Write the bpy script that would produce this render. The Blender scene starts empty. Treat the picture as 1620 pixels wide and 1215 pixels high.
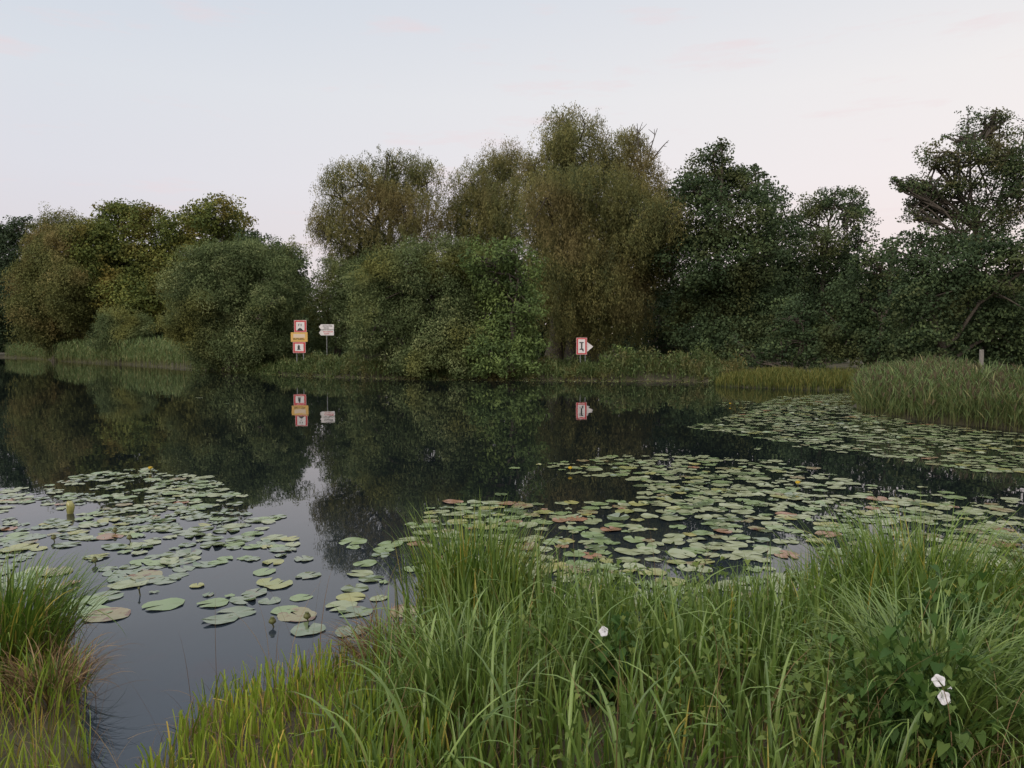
import bpy, math
import numpy as np
from math import radians as R
from mathutils import Vector

# ------------------------------------------------------------------ camera
H = 2.2                       # eye height above the water
F = 1215.0; CX = 810.0; CY = 607.5; TILT = math.atan(57.5 / F)
scene = bpy.context.scene
col = scene.collection
cam = bpy.data.cameras.new("camera"); camo = bpy.data.objects.new("camera", cam)
col.objects.link(camo); scene.camera = camo
cam.sensor_width = 36; cam.lens = 36 * F / 1620; cam.clip_start = 0.05; cam.clip_end = 6000
camo.location = (0, 0, H); camo.rotation_euler = (math.pi / 2 - TILT, 0, 0)

# ------------------------------------------------------------------ sky, sun, exposure
SUN_EL, SUN_AZ = R(32), R(215)    # low soft light from behind the viewer
world = bpy.data.worlds.new("World"); scene.world = world; world.use_nodes = True
wn = world.node_tree; wn.nodes.clear()
def WN(t, **k):
    n = wn.nodes.new(t)
    for a, b in k.items(): setattr(n, a, b)
    return n
out = WN('ShaderNodeOutputWorld'); bg = WN('ShaderNodeBackground'); bg.inputs[1].default_value = 0.10
sky = WN('ShaderNodeTexSky', sky_type='NISHITA', sun_disc=False, sun_elevation=SUN_EL, sun_rotation=SUN_AZ)
tc = WN('ShaderNodeTexCoord'); sep = WN('ShaderNodeSeparateXYZ')
wn.links.new(tc.outputs['Generated'], sep.inputs[0])
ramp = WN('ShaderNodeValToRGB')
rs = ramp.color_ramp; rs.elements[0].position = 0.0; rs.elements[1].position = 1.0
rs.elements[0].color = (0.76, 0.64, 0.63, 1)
rs.elements[1].color = (1.7, 1.68, 1.6, 1)  # overhead sky, out of view, brightened to add light on the foliage
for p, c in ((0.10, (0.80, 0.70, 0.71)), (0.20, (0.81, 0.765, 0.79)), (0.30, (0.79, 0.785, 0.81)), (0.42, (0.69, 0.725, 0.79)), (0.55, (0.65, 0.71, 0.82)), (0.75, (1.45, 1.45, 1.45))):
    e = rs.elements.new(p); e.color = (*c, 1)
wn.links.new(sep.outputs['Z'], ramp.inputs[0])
# warmer and brighter toward the right, where the light is going down
mr = WN('ShaderNodeMapRange'); mr.inputs[1].default_value = -0.5; mr.inputs[2].default_value = 0.7
wn.links.new(sep.outputs['X'], mr.inputs[0])
warm = WN('ShaderNodeMix', data_type='RGBA', blend_type='MULTIPLY'); warm.inputs[0].default_value = 1.0
wr = WN('ShaderNodeValToRGB'); wr.color_ramp.elements[0].color = (0.91, 0.945, 0.97, 1); wr.color_ramp.elements[1].color = (1.17, 1.10, 1.02, 1)
wn.links.new(mr.outputs[0], wr.inputs[0])
wn.links.new(ramp.outputs[0], warm.inputs[6]); wn.links.new(wr.outputs[0], warm.inputs[7])
# thin stretched pink cloud
mp = WN('ShaderNodeMapping'); mp.inputs['Scale'].default_value = (3.4, 3.4, 22.0); mp.inputs['Location'].default_value = (0.35, 0.1, 0.4)
nz = WN('ShaderNodeTexNoise'); nz.inputs['Scale'].default_value = 1.7; nz.inputs['Detail'].default_value = 7; nz.inputs['Roughness'].default_value = 0.62
cr = WN('ShaderNodeValToRGB'); cr.color_ramp.elements[0].position = 0.56; cr.color_ramp.elements[0].color = (0, 0, 0, 1); cr.color_ramp.elements[1].position = 0.72; cr.color_ramp.elements[1].color = (0.45, 0.45, 0.45, 1)
wn.links.new(tc.outputs['Generated'], mp.inputs[0]); wn.links.new(mp.outputs[0], nz.inputs[0]); wn.links.new(nz.outputs[0], cr.inputs[0])
cloud = WN('ShaderNodeMix', data_type='RGBA'); cloud.inputs[7].default_value = (0.86, 0.66, 0.66, 1)
wn.links.new(cr.outputs[0], cloud.inputs[0]); wn.links.new(warm.outputs[2], cloud.inputs[6])
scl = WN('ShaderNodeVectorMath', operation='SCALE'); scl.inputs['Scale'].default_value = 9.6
wn.links.new(cloud.outputs[2], scl.inputs[0])
addn = WN('ShaderNodeVectorMath', operation='ADD')
ssc = WN('ShaderNodeVectorMath', operation='SCALE'); ssc.inputs['Scale'].default_value = 0.12
wn.links.new(sky.outputs[0], ssc.inputs[0]); wn.links.new(scl.outputs[0], addn.inputs[0]); wn.links.new(ssc.outputs[0], addn.inputs[1])
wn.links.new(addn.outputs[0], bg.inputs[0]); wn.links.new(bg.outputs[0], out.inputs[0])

sun = bpy.data.lights.new("sun", 'SUN'); sun.energy = 1.7; sun.angle = R(35); sun.color = (1.0, 0.86, 0.72)
suno = bpy.data.objects.new("sun", sun); col.objects.link(suno)
sd = Vector((math.sin(SUN_AZ) * math.cos(SUN_EL), math.cos(SUN_AZ) * math.cos(SUN_EL), math.sin(SUN_EL)))
suno.rotation_euler = (-sd).to_track_quat('-Z', 'Y').to_euler()
scene.view_settings.view_transform = 'Standard'; scene.view_settings.look = 'None'
scene.view_settings.exposure = 0.0; scene.view_settings.gamma = 1.0
scene.view_settings.use_curve_mapping = False
scene.cycles.max_bounces = 7; scene.cycles.diffuse_bounces = 3; scene.cycles.glossy_bounces = 3
scene.cycles.transmission_bounces = 3; scene.cycles.volume_bounces = 0
scene.cycles.use_denoising = True

# ------------------------------------------------------------------ helpers
def ray(px, py):
    u, v = (px - CX) / F, (CY - py) / F
    return np.array([u, math.cos(TILT) + v * math.sin(TILT), -math.sin(TILT) + v * math.cos(TILT)])
def at(px, py, D):
    d = ray(px, py); return np.array([0, 0, H]) + d * (D / d[1])
def onwater(px, py, z=0.0):
    d = ray(px, py); return np.array([0, 0, H]) + d * ((z - H) / d[2])
def proj(P):
    P = np.atleast_2d(P); q = P - np.array([0, 0, H])
    f = q[:, 1] * math.cos(TILT) - q[:, 2] * math.sin(TILT); u = q[:, 1] * math.sin(TILT) + q[:, 2] * math.cos(TILT)
    return np.stack([CX + F * q[:, 0] / f, CY - F * u / f, f], 1)

def tag(o, label=None, cat=None, group=None, kind=None):
    for k, v in (('label', label), ('category', cat), ('group', group), ('kind', kind)):
        if v: o[k] = v
    return o
def empty(name, loc):
    o = bpy.data.objects.new(name, None); o.location = loc; o.empty_display_size = 0.3
    col.objects.link(o); return o
def mesh_np(name, V, Q, mats, parent=None, attrs=None, smooth=True, matidx=None, facesize=4):
    """V (n,3), Q (m,k) indices; attrs {name: point values}"""
    me = bpy.data.meshes.new(name)
    V = np.asarray(V, np.float32); Q = np.asarray(Q, np.int32)
    me.vertices.add(len(V)); me.vertices.foreach_set('co', V.ravel())
    me.loops.add(Q.size); me.loops.foreach_set('vertex_index', Q.ravel())
    me.polygons.add(len(Q)); k = Q.shape[1]
    me.polygons.foreach_set('loop_start', np.arange(0, Q.size, k, dtype=np.int32))
    me.polygons.foreach_set('loop_total', np.full(len(Q), k, np.int32))
    if smooth: me.polygons.foreach_set('use_smooth', np.ones(len(Q), bool))
    for m in (mats if isinstance(mats, (list, tuple)) else [mats]): me.materials.append(m)
    if matidx is not None: me.polygons.foreach_set('material_index', np.asarray(matidx, np.int32))
    me.update(calc_edges=True)
    for an, av in (attrs or {}).items():
        a = me.attributes.new(an, 'FLOAT', 'POINT'); a.data.foreach_set('value', np.asarray(av, np.float32))
    o = bpy.data.objects.new(name, me); col.objects.link(o)
    if parent is not None:
        o.parent = parent
        off = np.array(parent.location, np.float32)
        me.vertices.foreach_set('co', (V - off).ravel()); me.update()
    return o
class MB:
    """collects quads / polygons of several small solids for ONE mesh"""
    def __init__(s): s.v = []; s.f = []
    def box(s, c, sz, taper=1.0):
        c = np.array(c, float); h = np.array(sz, float) / 2; n = len(s.v)
        for z in (-1, 1):
            t = taper if z > 0 else 1
            for x, y in ((-1, -1), (1, -1), (1, 1), (-1, 1)): s.v.append(tuple(c + h * np.array([x * t, y * t, z])))
        s.f += [tuple(n + i for i in q) for q in ((3, 2, 1, 0), (4, 5, 6, 7), (0, 1, 5, 4), (1, 2, 6, 5), (2, 3, 7, 6), (3, 0, 4, 7))]
    def prism(s, pts, y0, y1):           # outline in x,z extruded in y
        n = len(s.v); k = len(pts)
        for y in (y0, y1):
            for p in pts: s.v.append((p[0], y, p[1]))
        s.f.append(tuple(n + i for i in range(k))); s.f.append(tuple(n + k + i for i in reversed(range(k))))
        for i in range(k): s.f.append((n + i, n + k + i, n + k + (i + 1) % k, n + (i + 1) % k))
    def tube(s, pts, rad, sides=8, cap=True):
        n = len(s.v); pts = [np.array(p, float) for p in pts]
        for i, p in enumerate(pts):
            t = pts[min(i + 1, len(pts) - 1)] - pts[max(i - 1, 0)]; t /= np.linalg.norm(t) + 1e-9
            a = np.cross(t, (0.3, 1, 0.1)); a /= np.linalg.norm(a) + 1e-9; b = np.cross(t, a)
            r = rad[i] if hasattr(rad, '__len__') else rad
            for k in range(sides):
                th = 2 * math.pi * k / sides; s.v.append(tuple(p + r * (math.cos(th) * a + math.sin(th) * b)))
        for i in range(len(pts) - 1):
            for k in range(sides):
                a0 = n + i * sides + k; a1 = n + i * sides + (k + 1) % sides
                s.f.append((a0, a1, a1 + sides, a0 + sides))
        if cap:
            s.f.append(tuple(n + k for k in range(sides))); s.f.append(tuple(n + (len(pts) - 1) * sides + k for k in reversed(range(sides))))
    def build(s, name, mat, parent=None, bevel=0, smooth=False):
        me = bpy.data.meshes.new(name); off = np.array(parent.location) if parent is not None else np.zeros(3)
        me.from_pydata([tuple(np.array(p) - off) for p in s.v], [], s.f); me.materials.append(mat)
        if smooth: me.polygons.foreach_set('use_smooth', np.ones(len(me.polygons), bool))
        me.update(); o = bpy.data.objects.new(name, me); col.objects.link(o)
        if parent is not None: o.parent = parent
        if bevel:
            b = o.modifiers.new('bevel', 'BEVEL'); b.width = bevel; b.segments = 2
        return o

# ------------------------------------------------------------------ materials
def newmat(name):
    m = bpy.data.materials.new(name); m.use_nodes = True; nt = m.node_tree; nt.nodes.clear()
    o = nt.nodes.new('ShaderNodeOutputMaterial'); return m, nt, o
def leafmat(name, stops, trans=0.22, rough=0.7, spec=0.15, patch=None, patch_scale=0.25, base=None, patch_lo=0.5, patch_hi=0.65):
    """stops: colour ramp over the per-leaf 'tint' attribute; patch: leaf colour of whole twigs here and there; base: colour toward blade base"""
    m, nt, o = newmat(name); N = nt.nodes.new; L = nt.links.new
    a = N('ShaderNodeAttribute'); a.attribute_name = 'tint'
    r = N('ShaderNodeValToRGB'); els = r.color_ramp.elements
    els[0].position = stops[0][0]; els[0].color = (*stops[0][1], 1); els[1].position = stops[-1][0]; els[1].color = (*stops[-1][1], 1)
    for p, c in stops[1:-1]: e = els.new(p); e.color = (*c, 1)
    L(a.outputs['Fac'], r.inputs[0]); c = r.outputs[0]
    if patch:
        g = N('ShaderNodeNewGeometry'); n = N('ShaderNodeTexNoise'); n.inputs['Scale'].default_value = patch_scale; n.inputs['Detail'].default_value = 4
        L(g.outputs['Position'], n.inputs['Vector'])
        mr = N('ShaderNodeMapRange'); mr.inputs[1].default_value = patch_lo; mr.inputs[2].default_value = patch_hi; L(n.outputs[0], mr.inputs[0])
        mx = N('ShaderNodeMix'); mx.data_type = 'RGBA'; L(mr.outputs[0], mx.inputs[0]); L(c, mx.inputs[6]); mx.inputs[7].default_value = (*patch, 1); c = mx.outputs[2]
    if base:
        b = N('ShaderNodeAttribute'); b.attribute_name = 'along'
        mr = N('ShaderNodeMapRange'); mr.inputs[1].default_value = 0.0; mr.inputs[2].default_value = 0.4; L(b.outputs['Fac'], mr.inputs[0])
        mx = N('ShaderNodeMix'); mx.data_type = 'RGBA'; L(mr.outputs[0], mx.inputs[0]); L(c, mx.inputs[7]); mx.inputs[6].default_value = (*base, 1); c = mx.outputs[2]
    p = N('ShaderNodeBsdfPrincipled'); L(c, p.inputs['Base Color']); p.inputs['Roughness'].default_value = rough
    p.inputs['Specular IOR Level'].default_value = spec
    t = N('ShaderNodeBsdfTranslucent'); L(c, t.inputs[0])
    ms = N('ShaderNodeMixShader'); ms.inputs[0].default_value = trans
    L(p.outputs[0], ms.inputs[1]); L(t.outputs[0], ms.inputs[2]); L(ms.outputs[0], o.inputs[0]); return m
def plainmat(name, c, rough=0.6, c2=None, scale=4.0, bump=0.0, metal=0.0, stretch=(1, 1, 1)):
    m, nt, o = newmat(name); N = nt.nodes.new; L = nt.links.new
    p = N('ShaderNodeBsdfPrincipled'); p.inputs['Roughness'].default_value = rough; p.inputs['Metallic'].default_value = metal
    c2 = c2 or tuple(x * 0.8 for x in c)
    tcx = N('ShaderNodeTexCoord'); mp = N('ShaderNodeMapping'); mp.inputs['Scale'].default_value = stretch; n = N('ShaderNodeTexNoise'); n.inputs['Scale'].default_value = scale; n.inputs['Detail'].default_value = 6
    L(tcx.outputs['Object'], mp.inputs[0]); L(mp.outputs[0], n.inputs['Vector'])
    r = N('ShaderNodeValToRGB'); r.color_ramp.elements[0].position = 0.35; r.color_ramp.elements[1].position = 0.68
    r.color_ramp.elements[0].color = (*c, 1); r.color_ramp.elements[1].color = (*c2, 1)
    L(n.outputs[0], r.inputs[0]); L(r.outputs[0], p.inputs['Base Color'])
    if bump:
        b = N('ShaderNodeBump'); b.inputs['Strength'].default_value = bump; L(n.outputs[0], b.inputs['Height']); L(b.outputs[0], p.inputs['Normal'])
    L(p.outputs[0], o.inputs[0]); return m

M_BARK = plainmat('bark', (0.055, 0.043, 0.034), 0.9, (0.11, 0.095, 0.075), 3, 0.4, stretch=(4, 4, 1))
M_SOIL = plainmat('bank_soil', (0.035, 0.028, 0.018), 0.95, (0.07, 0.065, 0.03), 1.3, 0.5)
M_WHITE = plainmat('sign_white', (0.72, 0.70, 0.70), 0.5, (0.60, 0.56, 0.56), 3)
M_RED = plainmat('sign_red', (0.55, 0.035, 0.045), 0.5, (0.44, 0.05, 0.05), 3)
M_PINK = plainmat('sign_faded_edge', (0.62, 0.42, 0.42), 0.5, (0.6, 0.3, 0.3), 5)
M_BLACK = plainmat('sign_black', (0.02, 0.02, 0.022), 0.5)
M_YELLOW = plainmat('sign_yellow', (0.66, 0.41, 0.08), 0.5, (0.58, 0.36, 0.12), 4)
M_PALEYEL = plainmat('sign_pale_panel', (0.66, 0.52, 0.38), 0.5, (0.62, 0.50, 0.40), 4)
M_STEEL = plainmat('galvanised_steel', (0.28, 0.29, 0.30), 0.5, (0.2, 0.21, 0.21), 6, metal=0.4)
M_WOOD = plainmat('weathered_wood', (0.24, 0.22, 0.20), 0.85, (0.13, 0.12, 0.105), 9, 0.4, stretch=(5, 5, 0.6))

# water: dark, still, with a barely visible swell
m, nt, o = newmat('still_water'); p = nt.nodes.new('ShaderNodeBsdfPrincipled')
p.inputs['Base Color'].default_value = (0.006, 0.009, 0.011, 1); p.inputs['Roughness'].default_value = 0.012; p.inputs['IOR'].default_value = 1.38
g = nt.nodes.new('ShaderNodeNewGeometry'); mp = nt.nodes.new('ShaderNodeMapping'); mp.inputs['Scale'].default_value = (1.0, 0.6, 1)
n1 = nt.nodes.new('ShaderNodeTexNoise'); n1.inputs['Scale'].default_value = 1.1; n1.inputs['Detail'].default_value = 3
sx = nt.nodes.new('ShaderNodeSeparateXYZ'); nt.links.new(g.outputs['Position'], sx.inputs[0])     # base colour gets lighter and bluer toward the near bank
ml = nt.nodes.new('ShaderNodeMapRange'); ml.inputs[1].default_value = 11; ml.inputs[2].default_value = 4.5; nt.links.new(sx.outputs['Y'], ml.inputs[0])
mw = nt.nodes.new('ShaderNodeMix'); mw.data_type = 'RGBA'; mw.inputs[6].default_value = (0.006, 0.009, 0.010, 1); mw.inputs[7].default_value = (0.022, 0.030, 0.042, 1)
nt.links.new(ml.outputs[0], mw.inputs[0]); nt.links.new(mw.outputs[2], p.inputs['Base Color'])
b = nt.nodes.new('ShaderNodeBump'); b.inputs['Strength'].default_value = 0.05; b.inputs['Distance'].default_value = 0.05
nt.links.new(g.outputs['Position'], mp.inputs[0]); nt.links.new(mp.outputs[0], n1.inputs['Vector']); nt.links.new(n1.outputs[0], b.inputs['Height'])
nt.links.new(b.outputs[0], p.inputs['Normal']); nt.links.new(p.outputs[0], o.inputs[0]); M_WATER = m

# ------------------------------------------------------------------ the shore outline (water polygon)
far = [(-260, 240)]
for px, py in ((-60, 564), (0, 565.5), (60, 568), (100, 572), (200, 577), (285, 583), (330, 587), (400, 590), (520, 596.5), (610, 599), (700, 600), (900, 602), (1060, 603), (1130, 604), (1138, 611), (1250, 616), (1350, 617), (1362, 632), (1346, 643), (1372, 652), (1430, 663), (1500, 671), (1560, 676), (1620, 683)):
    w = onwater(px, py); far.append((w[0], w[1]))
far += [(15, 17.5), (18, 14), (17, 10), (13, 7.6)]
near = [(8, 6.6), (5.4, 6.1), (3.8, 5.7), (2.6, 5.9), (1.7, 5.7), (0.6, 5.95), (0.0, 5.8), (-0.45, 5.5), (-0.66, 5.35), (-1.05, 5.15), (-1.55, 4.8), (-1.85, 4.45), (-1.78, 3.7), (-1.80, 3.1), (-2.05, 3.15), (-2.15, 3.8), (-2.65, 4.6), (-3.0, 5.2), (-3.4, 5.7), (-4.6, 6.0), (-8, 6.6), (-30, 9), (-260, 20)]
POLY = np.array(far + near)
def sdist(X, Y):
    """signed distance to the shore, >0 on land"""
    P = np.stack([np.ravel(X), np.ravel(Y)], 1); A = POLY; B = np.roll(POLY, -1, 0)
    best = np.full(len(P), 1e9); inside = np.zeros(len(P), bool)
    for a, b in zip(A, B):
        ab = b - a; t = np.clip(((P - a) @ ab) / (ab @ ab), 0, 1); q = a + t[:, None] * ab
        best = np.minimum(best, np.hypot(*(P - q).T))
        c = ((a[1] > P[:, 1]) != (b[1] > P[:, 1]))
        with np.errstate(divide='ignore', invalid='ignore'):
            xi = (b[0] - a[0]) * (P[:, 1] - a[1]) / (b[1] - a[1]) + a[0]
        inside ^= c & (P[:, 0] < xi)
    return np.where(inside, -best, best).reshape(np.shape(X))
def wob(X, Y):
    return 0.5 * np.sin(X * 1.7 + 1.3 * np.sin(Y * 0.9)) * np.sin(Y * 1.3 + 0.7) + 0.3 * np.sin(X * 4.1 + 2) * np.sin(Y * 3.7)
def ground(X, Y):
    X = np.asarray(X, float); Y = np.asarray(Y, float); d = sdist(X, Y)
    far_ = Y > 12
    land = np.where(far_, 0.02 + 0.5 * (1 - np.exp(-np.maximum(d, 0) / 1.5)) + 0.25 * (1 - np.exp(-np.maximum(d, 0) / 15)),
                    0.03 + 0.42 * (1 - np.exp(-np.maximum(d, 0) / 1.6))) + 0.05 * wob(X, Y) * np.clip(d, 0, 1)
    wet = -np.minimum(1.3, 0.04 + np.maximum(-d, 0) * 0.5)
    return np.where(d > 0, land, wet)

gx = np.sinh(np.linspace(-7.6, 7.6, 420)) * 1.3; gy = np.concatenate([-np.sinh(np.linspace(6.5, 0.15, 50))[:] * 2.0, np.linspace(0.2, 8, 100), 8 + np.sinh(np.linspace(0.02, 6.9, 330)) * 2.2])
GX, GY = np.meshgrid(gx, gy); GZ = ground(GX, GY)
nx, ny = len(gx), len(gy); I = np.arange(nx * ny).reshape(ny, nx)
Q = np.stack([I[:-1, :-1].ravel(), I[:-1, 1:].ravel(), I[1:, 1:].ravel(), I[1:, :-1].ravel()], 1)
tag(mesh_np('ground', np.stack([GX.ravel(), GY.ravel(), GZ.ravel()], 1), Q, M_SOIL), kind='structure')
WXS = [-1200, -40, 0, 40, 1200]; WYS = [-3, 20, 60, 240, 1500]
wx, wy = np.meshgrid(WXS, WYS); I = np.arange(25).reshape(5, 5)
Q = np.stack([I[:-1, :-1].ravel(), I[:-1, 1:].ravel(), I[1:, 1:].ravel(), I[1:, :-1].ravel()], 1)
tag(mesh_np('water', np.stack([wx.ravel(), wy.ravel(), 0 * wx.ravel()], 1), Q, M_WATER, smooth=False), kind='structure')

# ------------------------------------------------------------------ leaves and trees
def unit(v): return v / (np.linalg.norm(v, axis=-1, keepdims=True) + 1e-9)
def leaves(rng, C, A, Nn, L, W):
    """rhombic leaf blades: C centre, A long axis, Nn rough normal -> verts, quads"""
    A = unit(A); B = unit(np.cross(A, Nn)); L = np.asarray(L)[:, None]; W = np.asarray(W)[:, None]
    n = unit(np.cross(B, A)); k = 0.12 * L
    V = np.stack([C - A * L / 2, C + B * W / 2 - A * L * 0.05 + n * k, C + A * L / 2 - n * k, C - B * W / 2 - A * L * 0.05 + n * k * 0.4], 1)
    return V.reshape(-1, 3), np.arange(len(C) * 4).reshape(-1, 4)

KIND = {}   # material, leaf length, leaf width, clump radius, leaves per m3-ish factor, droop
def addkind(k, mat, ll, lw, rc, dens, droop): KIND[k] = (mat, ll, lw, rc, dens, droop)
addkind('willow', leafmat('willow_leaves', [(0, (0.079, 0.097, 0.042)), (0.5, (0.162, 0.169, 0.062)), (1, (0.308, 0.275, 0.101))], patch=(0.194, 0.164, 0.068), patch_scale=0.16), 0.20, 0.062, 0.95, 1.0, 1.0)
addkind('greywillow', leafmat('grey_willow_leaves', [(0, (0.069, 0.096, 0.044)), (0.6, (0.129, 0.172, 0.069)), (1, (0.269, 0.302, 0.136))], patch=(0.184, 0.190, 0.057), patch_scale=0.2), 0.20, 0.07, 0.8, 1.05, 0.25)
addkind('ash', leafmat('ash_leaves', [(0, (0.060, 0.095, 0.036)), (0.5, (0.119, 0.173, 0.056)), (1, (0.204, 0.274, 0.083))]), 0.27, 0.11, 0.85, 1.15, 0.3)
addkind('alder', leafmat('alder_leaves', [(0, (0.031, 0.053, 0.026)), (0.6, (0.063, 0.097, 0.044)), (1, (0.118, 0.162, 0.064))], patch=(0.086, 0.099, 0.037), patch_scale=0.3), 0.22, 0.15, 0.8, 1.0, 0.0)
addkind('maple', leafmat('maple_leaves', [(0, (0.061, 0.089, 0.026)), (0.6, (0.120, 0.147, 0.037)), (1, (0.204, 0.207, 0.047))], patch=(0.160, 0.131, 0.031), patch_scale=0.14), 0.34, 0.24, 1.1, 1.0, 0.0)
addkind('olive', leafmat('olive_leaves', [(0, (0.072, 0.086, 0.032)), (0.6, (0.135, 0.146, 0.047)), (1, (0.223, 0.220, 0.077))], patch=(0.216, 0.168, 0.064), patch_scale=0.12), 0.34, 0.13, 1.0, 1.0, 0.6)
addkind('darktree', leafmat('dark_leaves', [(0, (0.026, 0.045, 0.026)), (1, (0.075, 0.107, 0.049))]), 0.36, 0.24, 1.1, 1.0, 0.0)
addkind('oak', leafmat('oak_leaves', [(0, (0.035, 0.058, 0.029)), (0.6, (0.071, 0.105, 0.044)), (1, (0.141, 0.167, 0.072))], patch=(0.133, 0.116, 0.053), patch_scale=0.35), 0.18, 0.12, 0.52, 1.0, 0.0)

def bezier(a, b, c, n):
    t = np.linspace(0, 1, n)[:, None]; return (1 - t) ** 2 * a + 2 * t * (1 - t) * b + t ** 2 * c

def foliage_cloud(rng, kind, blobs, lod=1.0, dens=1.0, air=0.0):
    """blobs: (centre, radii). Returns leaves' verts, quads, tint and clump centres."""
    mat, ll, lw, rc, kd, droop = KIND[kind]; ll *= lod; lw *= lod; rc = rc * (0.6 + 0.4 * lod)
    Vs, Ts, anchors = [], [], []
    for c, r in blobs:
        r = np.asarray(r, float); c = np.asarray(c, float); rm = r.mean()
        area = 4 * math.pi * rm * rm
        nc = max(8, int(area * 0.80 / (rc * rc) * (1 - air * 0.55)))
        d = unit(rng.normal(size=(nc, 3)))
        rad = rng.uniform(0.5, 1.0, nc) ** 0.7 + rng.normal(0, 0.10, nc)
        cc = c + d * r * rad[:, None]
        keep = (rng.random(nc) < np.where(d[:, 1] > 0.25, 0.6, 1.0)) & (cc[:, 2] > 0.5)
        cc, d = cc[keep], d[keep]; nc = len(cc)
        if nc == 0: continue
        anchors.append(cc)
        cr = rc * np.where(rng.random(nc) < 0.45, rng.uniform(1.3, 2.1, nc), rng.uniform(0.45, 0.9, nc)); ctint = rng.normal(0, 0.21, nc)
        cr = np.minimum(cr, rm * 0.6)
        per = np.maximum(4, (kd * dens * 2.6 * (cr ** 2) / (ll * lw)).astype(int))
        idx = np.repeat(np.arange(nc), per); n = len(idx)
        loc = unit(rng.normal(size=(n, 3))) * (rng.random(n) ** 0.33)[:, None] * cr[idx][:, None]
        if droop >= 0.9:      # hanging strands: leaves gathered on vertical threads
            ns = 16; sid = rng.integers(0, ns, n)
            so = unit(rng.normal(size=(nc, ns, 3))) * cr[:, None, None] * rng.uniform(0.5, 1, (nc, ns, 1))
            sl = rng.uniform(0.3, 1.5, (nc, ns)) * (1.3 if rc > 0.8 else 1)
            t = rng.random(n); base = so[idx, sid]
            sw = rng.normal(0, 0.22, (nc, ns, 2))
            loc = base + rng.normal(0, 0.11, (n, 3))
            loc[:, 2] -= t * sl[idx, sid] - 0.4; loc[:, :2] += sw[idx, sid] * t[:, None]
            ax = np.stack([rng.normal(0, 0.55, n), rng.normal(0, 0.55, n), -np.ones(n)], 1)
            nn = rng.normal(size=(n, 3)) * 0.6 + d[idx] * 0.9 + loc * 0.4 / cr[idx][:, None]; nn[:, 2] *= 0.6
        else:
            loc[:, 2] *= 0.62 + 0.6 * droop
            ax = rng.normal(size=(n, 3)) + d[idx] * 0.5; ax[:, 2] -= 0.15 + 1.0 * droop
            nn = rng.normal(size=(n, 3)) * 0.55; nn[:, 2] += 0.6 - 0.2 * droop; nn += d[idx] * 0.6 + loc / cr[idx][:, None] * 0.6
        C = cc[idx] + loc
        sz = rng.uniform(0.65, 1.25, n)
        V, _ = leaves(rng, C, ax, nn, ll * sz, lw * sz)
        tint = np.clip(0.5 + ctint[idx] + rng.normal(0, 0.10, n), 0, 1)
        Vs.append(V); Ts.append(np.repeat(tint, 4))
    V = np.concatenate(Vs); T = np.concatenate(Ts)
    ok = V.reshape(-1, 4, 3)[:, :, 2].min(1) > 0.02
    V = V.reshape(-1, 4, 3)[ok].reshape(-1, 3); T = T.reshape(-1, 4)[ok].ravel()
    return V, np.arange(len(V)).reshape(-1, 4), T, np.concatenate(anchors)

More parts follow.
